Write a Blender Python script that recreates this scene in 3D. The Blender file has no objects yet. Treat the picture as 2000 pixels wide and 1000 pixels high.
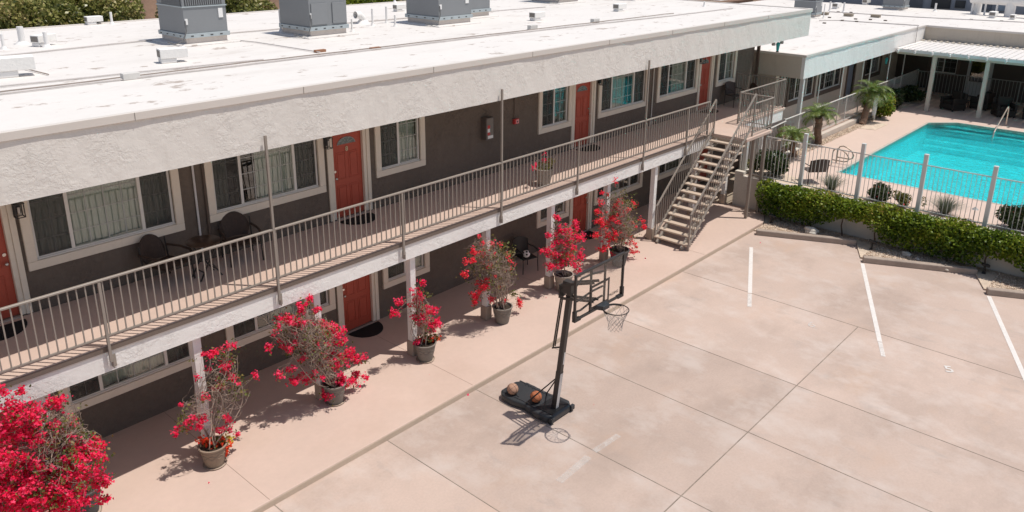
import bpy, math, random
import numpy as np
from mathutils import Vector, Matrix
random.seed(7); rng = np.random.default_rng(7)
R = math.radians
scene = bpy.context.scene
col = scene.collection
# ------------------------------------------------------------------ camera
CAMZ = 9.43; F = 1557.54; CY = 376.76
yaw, pit, rol = R(41.74078), R(18.12491), R(0.58942)
fw = Vector((math.cos(yaw)*math.cos(pit), math.sin(yaw)*math.cos(pit), -math.sin(pit)))
rt = Vector((math.sin(yaw), -math.cos(yaw), 0)); up = rt.cross(fw)
r2 = rt*math.cos(rol) + up*math.sin(rol); u2 = -rt*math.sin(rol) + up*math.cos(rol)
cam = bpy.data.cameras.new('camera'); camo = bpy.data.objects.new('camera', cam); col.objects.link(camo)
M = Matrix((r2, u2, -fw)).transposed().to_4x4(); M.translation = Vector((0, 0, CAMZ)); camo.matrix_world = M
cam.sensor_width = 36; cam.lens = F/2000*36; cam.shift_y = -(500-CY)/2000
cam.clip_end = 2000; cam.clip_start = 0.1
scene.camera = camo
# ------------------------------------------------------------------ light
w = bpy.data.worlds.new('World'); scene.world = w; w.use_nodes = True
nt = w.node_tree; bg = nt.nodes['Background']
sky = nt.nodes.new('ShaderNodeTexSky'); sky.sky_type = 'NISHITA'; sky.sun_disc = False
SUNV = Vector((0.205, -0.274, 0.94)).normalized()
el = math.asin(SUNV.z); az = math.atan2(SUNV.x, SUNV.y)
sky.sun_elevation = el; sky.sun_rotation = az
wb = nt.nodes.new('ShaderNodeMix'); wb.data_type = 'RGBA'; wb.blend_type = 'MULTIPLY'; wb.inputs[0].default_value = 1.0; wb.inputs[7].default_value = (1.0, 0.93, 0.86, 1)
nt.links.new(sky.outputs[0], wb.inputs[6]); nt.links.new(wb.outputs[2], bg.inputs[0]); bg.inputs[1].default_value = 0.12
sl = bpy.data.lights.new('sun', 'SUN'); so = bpy.data.objects.new('sun', sl); col.objects.link(so)
sl.energy = 3.95; sl.angle = R(0.53); sl.color = (1.0, 0.95, 0.88)
so.rotation_euler = SUNV.to_track_quat('Z', 'Y').to_euler(); so.location = (0, 0, 40)
vs = scene.view_settings; vs.view_transform = 'Standard'; vs.look = 'None'; vs.exposure = 0.0; vs.gamma = 1
# ------------------------------------------------------------------ pixel helpers (photo px -> world point on a plane)
def ray(x, y): return fw + r2*((x-1000)/F) - u2*((y-CY)/F)
CO = Vector((0, 0, CAMZ))
def G(x, y, z): d = ray(x, y); return CO + d*((z-CAMZ)/d.z)
def PY(x, y, Y): d = ray(x, y); return CO + d*(Y/d.y)
def PX(x, y, X): d = ray(x, y); return CO + d*(X/d.x)
# ------------------------------------------------------------------ materials
MATS = {}
def mat(name, base, rough=0.8, metal=0.0, var=0.12, vscale=1.5, vscale2=14.0, bump=0.0, bscale=60.0, coord='world',
        stain=None, spec=0.5, trans=0.0, ior=1.45, sub=None):
    if name in MATS: return MATS[name]
    m = bpy.data.materials.new(name); m.use_nodes = True; t = m.node_tree; N = t.nodes; L = t.links
    b = N['Principled BSDF']; b.inputs['Roughness'].default_value = rough; b.inputs['Metallic'].default_value = metal
    b.inputs['Specular IOR Level'].default_value = spec
    b.inputs['Transmission Weight'].default_value = trans; b.inputs['IOR'].default_value = ior
    if coord == 'world': g = N.new('ShaderNodeNewGeometry'); cs = g.outputs['Position']
    else: g = N.new('ShaderNodeTexCoord'); cs = g.outputs['Object']
    def noise(sc, det=4, rough_=0.6, vec=cs):
        n = N.new('ShaderNodeTexNoise'); n.inputs['Scale'].default_value = sc; n.inputs['Detail'].default_value = det
        n.inputs['Roughness'].default_value = rough_; L.new(vec, n.inputs['Vector']); return n.outputs['Fac']
    def math_(op, a, b_):
        n = N.new('ShaderNodeMath'); n.operation = op
        for i, v in enumerate((a, b_)):
            if isinstance(v, (int, float)): n.inputs[i].default_value = v
            else: L.new(v, n.inputs[i])
        return n.outputs[0]
    def ramp(v, lo, hi, a=0.0, b_=1.0):
        n = N.new('ShaderNodeMapRange'); n.inputs[1].default_value = lo; n.inputs[2].default_value = hi
        n.inputs[3].default_value = a; n.inputs[4].default_value = b_; L.new(v, n.inputs[0]); return n.outputs[0]
    v1 = noise(vscale); v2 = noise(vscale2, 6, 0.65)
    s = math_('ADD', math_('MULTIPLY', v1, 0.6), math_('MULTIPLY', v2, 0.4))
    f = ramp(s, 0.3, 0.7, 1-var, 1+var)
    mul = N.new('ShaderNodeVectorMath'); mul.operation = 'SCALE'; mul.inputs[0].default_value = base[:3]
    L.new(f, mul.inputs['Scale']); c = mul.outputs[0]
    if stain:   # (colour, scale vector, lo, hi, amount)
        for (sc_, vec_, lo, hi, amt) in stain:
            mp = N.new('ShaderNodeMapping'); mp.inputs['Scale'].default_value = vec_; L.new(cs, mp.inputs[0])
            n = noise(1.0, 10, 0.66, mp.outputs[0]); k = ramp(n, lo, hi, 0, amt)
            mx = N.new('ShaderNodeMix'); mx.data_type = 'RGBA'; L.new(k, mx.inputs[0]); L.new(c, mx.inputs[6])
            mx.inputs[7].default_value = (*sc_, 1); c = mx.outputs[2]
    L.new(c, b.inputs['Base Color'])
    if bump > 0:
        bn = N.new('ShaderNodeBump'); bn.inputs['Strength'].default_value = 1.0; bn.inputs['Distance'].default_value = bump
        L.new(noise(bscale, 5, 0.6), bn.inputs['Height']); L.new(bn.outputs[0], b.inputs['Normal'])
    MATS[name] = m; m['c'] = 1
    return m
def stucco(name, base, depth, var=0.05, knock=True):
    m = mat(name, base, 0.9, var=var, vscale=0.8, vscale2=9, stain=[((base[0]*0.78, base[1]*0.76, base[2]*0.73), (4.5, 4.5, 0.5), 0.56, 0.74, 0.45), ((base[0]*0.8, base[1]*0.78, base[2]*0.75), (1.1, 1.1, 2.2), 0.60, 0.72, 0.35)])
    t = m.node_tree; N = t.nodes; L = t.links; b = N['Principled BSDF']
    g = N.new('ShaderNodeNewGeometry')
    n0 = N.new('ShaderNodeTexNoise'); n0.inputs['Scale'].default_value = 2.2; n0.inputs['Detail'].default_value = 2
    L.new(g.outputs['Position'], n0.inputs['Vector'])
    ad = N.new('ShaderNodeVectorMath'); ad.operation = 'MULTIPLY_ADD'; ad.inputs[1].default_value = (0.15, 0.15, 0.15)
    L.new(n0.outputs['Color'], ad.inputs[0]); L.new(g.outputs['Position'], ad.inputs[2])
    n1 = N.new('ShaderNodeTexNoise'); n1.inputs['Scale'].default_value = 9; n1.inputs['Detail'].default_value = 7; n1.inputs['Roughness'].default_value = 0.72
    n1.inputs['Distortion'].default_value = 0.3
    L.new(ad.outputs[0], n1.inputs['Vector'])
    # knock-down plateaus: ridge |n-0.5|
    mr = N.new('ShaderNodeMapRange'); mr.inputs[1].default_value = 0.40; mr.inputs[2].default_value = 0.56; L.new(n1.outputs['Fac'], mr.inputs[0])
    n2 = N.new('ShaderNodeTexNoise'); n2.inputs['Scale'].default_value = 45; n2.inputs['Detail'].default_value = 4; L.new(g.outputs['Position'], n2.inputs['Vector'])
    s = N.new('ShaderNodeMath'); s.operation = 'MULTIPLY_ADD'; L.new(n2.outputs['Fac'], s.inputs[0]); s.inputs[1].default_value = 0.30
    n3 = N.new('ShaderNodeTexNoise'); n3.inputs['Scale'].default_value = 1.6; n3.inputs['Detail'].default_value = 3; L.new(g.outputs['Position'], n3.inputs['Vector'])
    mr3 = N.new('ShaderNodeMapRange'); mr3.inputs[1].default_value = 0.42; mr3.inputs[2].default_value = 0.58; mr3.inputs[3].default_value = 0.35; mr3.inputs[4].default_value = 1.25; L.new(n3.outputs['Fac'], mr3.inputs[0])
    mm = N.new('ShaderNodeMath'); mm.operation = 'MULTIPLY'; L.new(mr.outputs[0], mm.inputs[0]); L.new(mr3.outputs[0], mm.inputs[1]); L.new(mm.outputs[0], s.inputs[2])
    bn = N.new('ShaderNodeBump'); bn.inputs['Strength'].default_value = 1.0; bn.inputs['Distance'].default_value = depth
    L.new(s.outputs[0], bn.inputs['Height']); L.new(bn.outputs[0], b.inputs['Normal'])
    return m
ST_LIGHT = stucco('light_stucco', (0.74, 0.70, 0.65), 0.0042)
ST_BEAM = stucco('white_stucco', (0.82, 0.79, 0.755), 0.005)
ST_DARK = stucco('brown_grey_stucco', (0.152, 0.120, 0.098), 0.008, var=0.2)
ST_BEIGE = stucco('beige_stucco', (0.56, 0.49, 0.41), 0.004)
ST_TRIM = stucco('cream_trim_stucco', (0.76, 0.675, 0.57), 0.002)
ROOFW = mat('white_roof_coating', (0.72, 0.685, 0.65), 0.7, var=0.035, vscale=0.7, vscale2=6, bump=0.012, bscale=3,
            stain=[((0.36, 0.29, 0.245), (1.7, 2.3, 1), 0.60, 0.66, 0.85), ((0.50, 0.43, 0.38), (0.5, 0.9, 1), 0.62, 0.72, 0.5), ((0.58, 0.54, 0.50), (0.35, 1.3, 1), 0.5, 0.75, 0.5)])
ROOFP = mat('white_pipe_paint', (0.80, 0.78, 0.76), 0.7, var=0.04)
FLASH = mat('painted_flashing', (0.66, 0.61, 0.56), 0.5, var=0.03)
FLOOR = mat('pink_deck_coating', (0.555, 0.42, 0.35), 0.75, var=0.07, vscale=0.6, vscale2=7, bump=0.001, bscale=90,
            stain=[((0.47, 0.335, 0.26), (0.5, 0.5, 1), 0.52, 0.8, 0.55), ((0.40, 0.30, 0.25), (3.0, 2.2, 1), 0.66, 0.80, 0.35), ((0.30, 0.22, 0.18), (14, 14, 1), 0.72, 0.8, 0.5)])
KERBM = mat('kerb_face', (0.50, 0.40, 0.31), 0.85, var=0.1)
LOT = mat('lot_concrete', (0.485, 0.375, 0.315), 0.85, var=0.14, vscale=0.45, vscale2=22, bump=0.0015, bscale=70,
          stain=[((0.345, 0.265, 0.22), (0.33, 0.45, 1), 0.48, 0.72, 0.75), ((0.50, 0.355, 0.27), (0.5, 0.7, 1), 0.55, 0.74, 0.6),
                 ((0.55, 0.465, 0.415), (1.1, 0.8, 1), 0.49, 0.68, 0.75), ((0.33, 0.29, 0.265), (1.9, 0.9, 1), 0.58, 0.78, 0.6), ((0.33, 0.27, 0.235), (9, 13, 1), 0.62, 0.82, 0.4)])
JOINT = mat('joint_dirt', (0.25, 0.205, 0.165), 0.9, var=0.45, vscale=2.5)
WHITEP = mat('white_paint', (0.80, 0.79, 0.77), 0.7, var=0.05, vscale=5)
def faded(name, amt):
    m = mat(name, (0.74, 0.70, 0.66), 0.8, var=0.05); t = m.node_tree; N = t.nodes; L = t.links
    b = N['Principled BSDF']; g = N.new('ShaderNodeNewGeometry'); n = N.new('ShaderNodeTexNoise'); n.inputs['Scale'].default_value = 9; n.inputs['Detail'].default_value = 9; n.inputs['Roughness'].default_value = 0.75
    L.new(g.outputs['Position'], n.inputs['Vector']); mr = N.new('ShaderNodeMapRange'); mr.inputs[1].default_value = 0.30; mr.inputs[2].default_value = 0.70
    mr.inputs[3].default_value = max(0, amt-0.30); mr.inputs[4].default_value = min(1, amt+0.20); L.new(n.outputs['Fac'], mr.inputs[0]); L.new(mr.outputs[0], b.inputs['Alpha'])
    return m
FADE0 = faded('chipped_white_paint', 1.12); FADE1 = faded('worn_white_paint', 0.85); FADE2 = faded('faded_white_paint', 0.36)
RAIL = mat('taupe_rail_paint', (0.29, 0.25, 0.215), 0.45, var=0.06, vscale=6)
RAILW = mat('white_fence_paint', (0.58, 0.55, 0.51), 0.45, var=0.05, vscale=6)
POSTW = mat('grey_white_post_paint', (0.62, 0.61, 0.58), 0.5, var=0.04)
DOOR = mat('brick_red_door_paint', (0.42, 0.072, 0.042), 0.42, var=0.10)
VINYL = mat('white_vinyl', (0.72, 0.69, 0.65), 0.4, var=0.02)
CURT = mat('sheer_curtain', (0.50, 0.51, 0.48), 0.9, var=0.05)
BLIND = mat('window_blind', (0.60, 0.60, 0.55), 0.7, var=0.05)
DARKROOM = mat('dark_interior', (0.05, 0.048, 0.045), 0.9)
BLACKM = mat('black_metal', (0.022, 0.02, 0.02), 0.4, var=0.1)
POLEM = mat('bronze_black_steel', (0.045, 0.04, 0.037), 0.35, var=0.1, metal=0.2)
BASEP = mat('black_plastic_base', (0.035, 0.038, 0.042), 0.38, var=0.15)
SILV = mat('silver_sticker', (0.62, 0.62, 0.62), 0.4, metal=0.2)
STEEL = mat('stainless_steel', (0.65, 0.62, 0.58), 0.25, metal=0.9)
BALLN = mat('orange_rubber', (0.40, 0.13, 0.055), 0.7, bump=0.001, bscale=300)
BALLO = mat('worn_tan_rubber', (0.42, 0.24, 0.16), 0.75, bump=0.001, bscale=300)
NET = mat('net_cord', (0.36, 0.33, 0.31), 0.8)
MATT = mat('black_coir', (0.012, 0.011, 0.011), 0.95, bump=0.003, bscale=150)
WICK = mat('brown_wicker', (0.048, 0.028, 0.020), 0.6, var=0.3, vscale=20, vscale2=80, bump=0.004, bscale=120)
WICKD = mat('dark_wicker', (0.03, 0.024, 0.02), 0.6, var=0.3, vscale=20, vscale2=80, bump=0.004, bscale=120)
TWOOD = mat('table_wood', (0.06, 0.032, 0.02), 0.35, var=0.2, vscale=8, vscale2=30)
POTM = mat('grey_brown_terracotta', (0.20, 0.175, 0.15), 0.85, var=0.2, vscale=6, vscale2=30, bump=0.004, bscale=40)
POTD = mat('dark_planter', (0.085, 0.08, 0.08), 0.7, var=0.2, vscale=6)
POTG = mat('glazed_grey_planter', (0.30, 0.26, 0.22), 0.8, var=0.25, vscale=5, vscale2=30, bump=0.006, bscale=30)
SAUC = mat('saucer_clay', (0.42, 0.33, 0.26), 0.8, var=0.15)
SOIL = mat('potting_soil', (0.04, 0.028, 0.02), 1.0, var=0.5, vscale=20, bump=0.01, bscale=60)
TWIG = mat('bare_twig', (0.33, 0.25, 0.20), 0.85, var=0.25, vscale=4, vscale2=30)
TWIGD = mat('brown_bark', (0.10, 0.07, 0.05), 0.9, var=0.3, vscale=10, bump=0.005, bscale=60)
TREAD = mat('tan_tread', (0.50, 0.40, 0.315), 0.85, var=0.1, vscale=3, vscale2=30, bump=0.002, bscale=150)
GRAVEL = mat('pea_gravel', (0.62, 0.50, 0.39), 0.9, var=0.3, vscale=6, vscale2=55, bump=0.02, bscale=45)
BEDROCK = mat('boulder_stone', (0.60, 0.55, 0.48), 0.9, var=0.25, vscale=5, vscale2=25, bump=0.01, bscale=20)
ACG = mat('hvac_grey_paint', (0.235, 0.245, 0.255), 0.5, var=0.05)
ACD = mat('hvac_dark_louvre', (0.06, 0.062, 0.065), 0.5)
ACR = mat('galvanised_rail', (0.42, 0.47, 0.49), 0.45, var=0.12, vscale=6, metal=0.2)
CABLE = mat('grey_cable', (0.15, 0.15, 0.15), 0.6)
RUST = mat('rusty_block', (0.33, 0.17, 0.10), 0.9, var=0.3)
PIPEG = mat('conduit_grey', (0.50, 0.46, 0.44), 0.5, var=0.15, vscale=2)
REDP = mat('red_alarm_plastic', (0.55, 0.05, 0.05), 0.4)
CABX = mat('brown_cabinet', (0.12, 0.10, 0.09), 0.5)
TEAL = mat('teal_glaze', (0.03, 0.36, 0.36), 0.3)
NAVY = mat('navy_cushion', (0.015, 0.025, 0.07), 0.9)
BROWNT = mat('dark_brown_trim', (0.115, 0.085, 0.068), 0.8)
BLUEDOOR = mat('slate_blue_door', (0.16, 0.18, 0.22), 0.6)
GBLD = mat('grey_painted_wall', (0.36, 0.38, 0.42), 0.8, var=0.05)
PATIO = mat('white_patio_panel', (0.74, 0.71, 0.68), 0.5, var=0.04)
BEAMC = mat('cream_patio_paint', (0.56, 0.50, 0.42), 0.6, var=0.04)
TILE = mat('pool_tile', (0.42, 0.42, 0.34), 0.4, var=0.4, vscale=10, vscale2=60)
PLAST = mat('aqua_plaster', (0.22, 0.78, 0.82), 0.7, var=0.34, vscale=3.5, vscale2=12)  # plaster mottling, strengthened to stand in for rippled light on the pool floor
FENCEW = mat('brown_wood_fence', (0.16, 0.09, 0.06), 0.85, var=0.25, vscale=3)
SAND = mat('sandy_ground', (0.38, 0.31, 0.24), 0.95, var=0.12, vscale=0.1)
CHAIRB = mat('brown_mesh_chair', (0.075, 0.055, 0.048), 0.6)
CLOTHW = mat('printed_towel', (0.62, 0.62, 0.60), 0.9, var=0.02, vscale=5, coord='world',
             stain=[((0.05, 0.16, 0.42), (6, 6, 6), 0.56, 0.60, 1.0), ((0.50, 0.38, 0.08), (9, 9, 8), 0.62, 0.65, 1.0)])
def leafmat(name, cols, rough=0.55, transl=0.35, sc=3.0):
    if name in MATS: return MATS[name]
    m = bpy.data.materials.new(name); m.use_nodes = True; t = m.node_tree; N = t.nodes; L = t.links
    b = N['Principled BSDF']; b.inputs['Roughness'].default_value = rough; b.inputs['Specular IOR Level'].default_value = 0.4
    a = N.new('ShaderNodeAttribute'); a.attribute_name = 'rnd'
    cr = N.new('ShaderNodeValToRGB'); e = cr.color_ramp.elements
    n = len(cols); e[0].position = 0; e[0].color = (*cols[0], 1); e[1].position = 1; e[1].color = (*cols[-1], 1)
    for i in range(1, n-1): q = e.new(i/(n-1)); q.color = (*cols[i], 1)
    L.new(a.outputs['Fac'], cr.inputs[0]); L.new(cr.outputs[0], b.inputs['Base Color'])
    tr = N.new('ShaderNodeBsdfTranslucent'); L.new(cr.outputs[0], tr.inputs[0])
    mx = N.new('ShaderNodeMixShader'); mx.inputs[0].default_value = transl
    L.new(b.outputs[0], mx.inputs[1]); L.new(tr.outputs[0], mx.inputs[2]); L.new(mx.outputs[0], N['Material Output'].inputs[0])
    MATS[name] = m; return m
BRACT = leafmat('magenta_red_bract', [(0.80, 0.010, 0.075), (0.97, 0.015, 0.11), (0.98, 0.04, 0.16), (0.98, 0.10, 0.22), (0.95, 0.02, 0.08)], 0.65, 0.42)
BRACTR = leafmat('coral_red_bract', [(0.85, 0.012, 0.05), (0.97, 0.03, 0.09), (0.98, 0.07, 0.12), (0.95, 0.10, 0.09)], 0.6, 0.42)
LEAFG = leafmat('olive_leaf', [(0.06, 0.08, 0.018), (0.13, 0.16, 0.03), (0.20, 0.19, 0.05), (0.28, 0.20, 0.07)], 0.55, 0.35)
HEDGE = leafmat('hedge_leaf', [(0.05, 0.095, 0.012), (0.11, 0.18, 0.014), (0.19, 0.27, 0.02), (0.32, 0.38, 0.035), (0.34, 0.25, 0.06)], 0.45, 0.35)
TREEL = leafmat('tree_leaf', [(0.06, 0.075, 0.02), (0.14, 0.16, 0.04), (0.25, 0.26, 0.07), (0.40, 0.36, 0.12), (0.52, 0.42, 0.20)], 0.35, 0.35)
TREEY = leafmat('yellow_green_leaf', [(0.10, 0.15, 0.02), (0.22, 0.27, 0.03), (0.33, 0.34, 0.05)], 0.5, 0.35)
PALML = leafmat('palm_leaf', [(0.07, 0.12, 0.03), (0.16, 0.23, 0.05), (0.30, 0.36, 0.10)], 0.4, 0.3)
GREYG = leafmat('grey_green_blade', [(0.10, 0.12, 0.08), (0.17, 0.19, 0.13), (0.25, 0.26, 0.19)], 0.6, 0.25)
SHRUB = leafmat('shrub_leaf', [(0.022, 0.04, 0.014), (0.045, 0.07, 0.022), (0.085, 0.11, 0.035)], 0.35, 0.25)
ORANGEF = leafmat('orange_flower', [(0.80, 0.06, 0.02), (0.88, 0.12, 0.03), (0.85, 0.04, 0.03)], 0.6, 0.35)
YELLOWF = leafmat('yellow_flower', [(0.80, 0.60, 0.06), (0.70, 0.66, 0.15)], 0.6, 0.35)
PALEG = leafmat('pale_pebble', [(0.45, 0.33, 0.24), (0.62, 0.47, 0.35), (0.80, 0.67, 0.54), (0.55, 0.43, 0.34)], 0.9, 0.0)
def glass_mat(name, tint=(0.90, 0.94, 0.91), refl=0.10, rough=0.004):
    m = bpy.data.materials.new(name); m.use_nodes = True; t = m.node_tree; N = t.nodes; L = t.links; N.remove(N['Principled BSDF'])
    lw = N.new('ShaderNodeLayerWeight'); lw.inputs['Blend'].default_value = 0.5
    pw = N.new('ShaderNodeMath'); pw.operation = 'POWER'; L.new(lw.outputs['Facing'], pw.inputs[0]); pw.inputs[1].default_value = 4.0
    fr = N.new('ShaderNodeMath'); fr.operation = 'MULTIPLY_ADD'; L.new(pw.outputs[0], fr.inputs[0]); fr.inputs[1].default_value = 0.85; fr.inputs[2].default_value = refl
    tr = N.new('ShaderNodeBsdfTransparent'); tr.inputs[0].default_value = (*tint, 1)
    gl = N.new('ShaderNodeBsdfGlossy'); gl.inputs['Roughness'].default_value = rough
    g = N.new('ShaderNodeNewGeometry'); n = N.new('ShaderNodeTexNoise'); n.inputs['Scale'].default_value = 1.3; n.inputs['Detail'].default_value = 1
    L.new(g.outputs['Position'], n.inputs['Vector'])
    bn = N.new('ShaderNodeBump'); bn.inputs['Strength'].default_value = 1; bn.inputs['Distance'].default_value = 0.004
    L.new(n.outputs['Fac'], bn.inputs['Height']); L.new(bn.outputs[0], gl.inputs['Normal'])
    mx = N.new('ShaderNodeMixShader'); L.new(fr.outputs[0], mx.inputs[0]); L.new(tr.outputs[0], mx.inputs[1]); L.new(gl.outputs[0], mx.inputs[2])
    L.new(mx.outputs[0], N['Material Output'].inputs[0]); return m
GLASS = glass_mat('window_glass'); BBG = glass_mat('clear_acrylic', (0.955, 0.955, 0.94), 0.015)
MUNT = mat('grey_muntin', (0.42, 0.42, 0.40), 0.5)
SCREEN = bpy.data.materials.new('insect_screen'); SCREEN.use_nodes = True; SCREEN.node_tree.nodes['Principled BSDF'].inputs['Base Color'].default_value = (0.05, 0.048, 0.045, 1); SCREEN.node_tree.nodes['Principled BSDF'].inputs['Alpha'].default_value = 0.38
def water_mat():
    m = bpy.data.materials.new('pool_water'); m.use_nodes = True; t = m.node_tree; N = t.nodes; L = t.links; N.remove(N['Principled BSDF'])
    g = N.new('ShaderNodeNewGeometry')
    n = N.new('ShaderNodeTexNoise'); n.inputs['Scale'].default_value = 5.5; n.inputs['Detail'].default_value = 4; n.inputs['Distortion'].default_value = 0.8
    L.new(g.outputs['Position'], n.inputs['Vector'])
    bn = N.new('ShaderNodeBump'); bn.inputs['Distance'].default_value = 0.08; L.new(n.outputs['Fac'], bn.inputs['Height'])
    tr = N.new('ShaderNodeBsdfTransparent'); tr.inputs[0].default_value = (0.36, 0.965, 0.985, 1)
    rf = N.new('ShaderNodeBsdfRefraction'); rf.inputs['IOR'].default_value = 1.33; rf.inputs['Roughness'].default_value = 0.0
    rf.inputs['Color'].default_value = (0.36, 0.965, 0.985, 1); L.new(bn.outputs[0], rf.inputs['Normal'])
    mt = N.new('ShaderNodeMixShader'); mt.inputs[0].default_value = 0.5; L.new(tr.outputs[0], mt.inputs[1]); L.new(rf.outputs[0], mt.inputs[2])
    gl = N.new('ShaderNodeBsdfGlossy'); gl.inputs['Roughness'].default_value = 0.03; L.new(bn.outputs[0], gl.inputs['Normal'])
    fr = N.new('ShaderNodeFresnel'); fr.inputs[0].default_value = 1.33; L.new(bn.outputs[0], fr.inputs['Normal'])
    mx = N.new('ShaderNodeMixShader'); L.new(fr.outputs[0], mx.inputs[0]); L.new(mt.outputs[0], mx.inputs[1]); L.new(gl.outputs[0], mx.inputs[2])
    L.new(mx.outputs[0], N['Material Output'].inputs[0]); return m
WATER = water_mat()
# ------------------------------------------------------------------ mesh builder
class MB:
    def __init__(s): s.v = []; s.f = []
    def add(s, vs, fs):
        o = len(s.v); s.v += [tuple(v) for v in vs]; s.f += [tuple(i+o for i in f) for f in fs]; return s
    def box(s, x0, y0, z0, x1, y1, z1):
        if x0 > x1: x0, x1 = x1, x0
        if y0 > y1: y0, y1 = y1, y0
        if z0 > z1: z0, z1 = z1, z0
        return s.add([(x0,y0,z0),(x1,y0,z0),(x1,y1,z0),(x0,y1,z0),(x0,y0,z1),(x1,y0,z1),(x1,y1,z1),(x0,y1,z1)],
                     [(0,3,2,1),(4,5,6,7),(0,1,5,4),(1,2,6,5),(2,3,7,6),(3,0,4,7)])
    def prism(s, pts, z0, z1):
        n = len(pts); a = sum(pts[i][0]*pts[(i+1)%n][1]-pts[(i+1)%n][0]*pts[i][1] for i in range(n))
        if a < 0: pts = pts[::-1]
        return s.add([(x,y,z0) for x,y in pts]+[(x,y,z1) for x,y in pts],
                     [tuple(range(n))[::-1], tuple(range(n,2*n))]+[(i,(i+1)%n,(i+1)%n+n,i+n) for i in range(n)])
    def bar(s, a, b, wd, ht=None, upv=(0,0,1)):
        a = Vector(a); b = Vector(b); d = (b-a).normalized(); u = Vector(upv)
        if abs(d.dot(u)) > 0.98: u = Vector((1,0,0))
        x = d.cross(u).normalized(); y = x.cross(d).normalized(); ht = ht or wd; x = x*wd/2; y = y*ht/2
        v = [a-x-y, a+x-y, a+x+y, a-x+y, b-x-y, b+x-y, b+x+y, b-x+y]
        return s.add(v, [(0,1,2,3),(7,6,5,4),(0,4,5,1),(1,5,6,2),(2,6,7,3),(3,7,4,0)])
    def tube(s, pts, r, n=8, cap=True):
        pts = [Vector(p) for p in pts]; m = len(pts); rs = r if isinstance(r, (list, tuple)) else [r]*m
        d0 = (pts[1]-pts[0]).normalized(); ref = Vector((0,0,1)) if abs(d0.z) < 0.9 else Vector((1,0,0)); x = d0.cross(ref).normalized()
        o = len(s.v)
        for i, p in enumerate(pts):
            d = (pts[min(i+1,m-1)]-pts[max(i-1,0)]).normalized(); x = (x-d*x.dot(d)).normalized(); y = d.cross(x)
            for k in range(n):
                a = 2*math.pi*k/n; s.v.append(tuple(p+(x*math.cos(a)+y*math.sin(a))*rs[i]))
        for i in range(m-1):
            for k in range(n): s.f.append((o+i*n+k, o+i*n+(k+1)%n, o+(i+1)*n+(k+1)%n, o+(i+1)*n+k))
        if cap: s.f.append(tuple(o+k for k in range(n))[::-1]); s.f.append(tuple(o+(m-1)*n+k for k in range(n)))
        return s
    def lathe(s, prof, c=(0,0,0), n=28):
        o = len(s.v); m = len(prof)
        for r, z in prof:
            for k in range(n): a = 2*math.pi*k/n; s.v.append((c[0]+r*math.cos(a), c[1]+r*math.sin(a), c[2]+z))
        for i in range(m-1):
            for k in range(n): s.f.append((o+i*n+k, o+i*n+(k+1)%n, o+(i+1)*n+(k+1)%n, o+(i+1)*n+k))
        s.f.append(tuple(o+k for k in range(n))[::-1]); s.f.append(tuple(o+(m-1)*n+k for k in range(n)))
        return s
    def disc(s, c, r, z0, z1, n=24, half=False, ang=0.0):
        k = n if not half else n//2+1
        pts = [(c[0]+r*math.cos(ang+(2 if not half else 1)*math.pi*i/(n if not half else n//2)), c[1]+r*math.sin(ang+(2 if not half else 1)*math.pi*i/(n if not half else n//2))) for i in range(k)]
        return s.prism(pts, z0, z1)
    def sphere(s, c, r, nu=20, nv=12, sc=(1,1,1)):
        return s.lathe([(max(1e-4, r*sc[0]*math.sin(math.pi*i/nv)), -r*sc[2]*math.cos(math.pi*i/nv)) for i in range(nv+1)], c, nu)
    def build(s, name, m, parent=None, smooth=False, bevel=0.0, seg=2):
        me = bpy.data.meshes.new(name); me.from_pydata(s.v, [], s.f); me.update()
        me.materials.append(m)
        if smooth:
            for p in me.polygons: p.use_smooth = True
        o = bpy.data.objects.new(name, me); col.objects.link(o)
        if parent is not None:
            o.parent = parent; o.matrix_parent_inverse = parent.matrix_basis.inverted()
        if bevel > 0:
            b = o.modifiers.new('b', 'BEVEL'); b.width = bevel; b.segments = seg; b.limit_method = 'ANGLE'
        if smooth:
            try:
                with bpy.context.temp_override(object=o, active_object=o, selected_objects=[o], selected_editable_objects=[o]): bpy.ops.object.shade_smooth_by_angle(angle=R(40))
            except Exception: pass
        return o
def thing(name, label, cat, loc=(0,0,0), group=None, rz=0.0):
    o = bpy.data.objects.new(name, None); col.objects.link(o); o.location = loc; o.rotation_euler = (0,0,rz); o.empty_display_size = 0.2
    o['label'] = label; o['category'] = cat
    if group: o['group'] = group
    bpy.context.view_layer.update() if False else None
    o.matrix_basis = Matrix.Translation(Vector(loc)) @ Matrix.Rotation(rz, 4, 'Z')
    return o
def tag(o, label, cat, group=None, kind=None):
    o['label'] = label; o['category'] = cat
    if group: o['group'] = group
    if kind: o['kind'] = kind
    return o
def struct(o): o['kind'] = 'structure'; return o
def local_build(mb, name, m, root, **k):
    """mesh given in root-local coordinates"""
    o = mb.build(name, m, None, **k); o.parent = root; return o
def copy_tree(o, parent=None):
    c = o.copy(); col.objects.link(c)
    if parent is not None: c.parent = parent
    for ch in o.children: copy_tree(ch, c)
    return c
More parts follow.
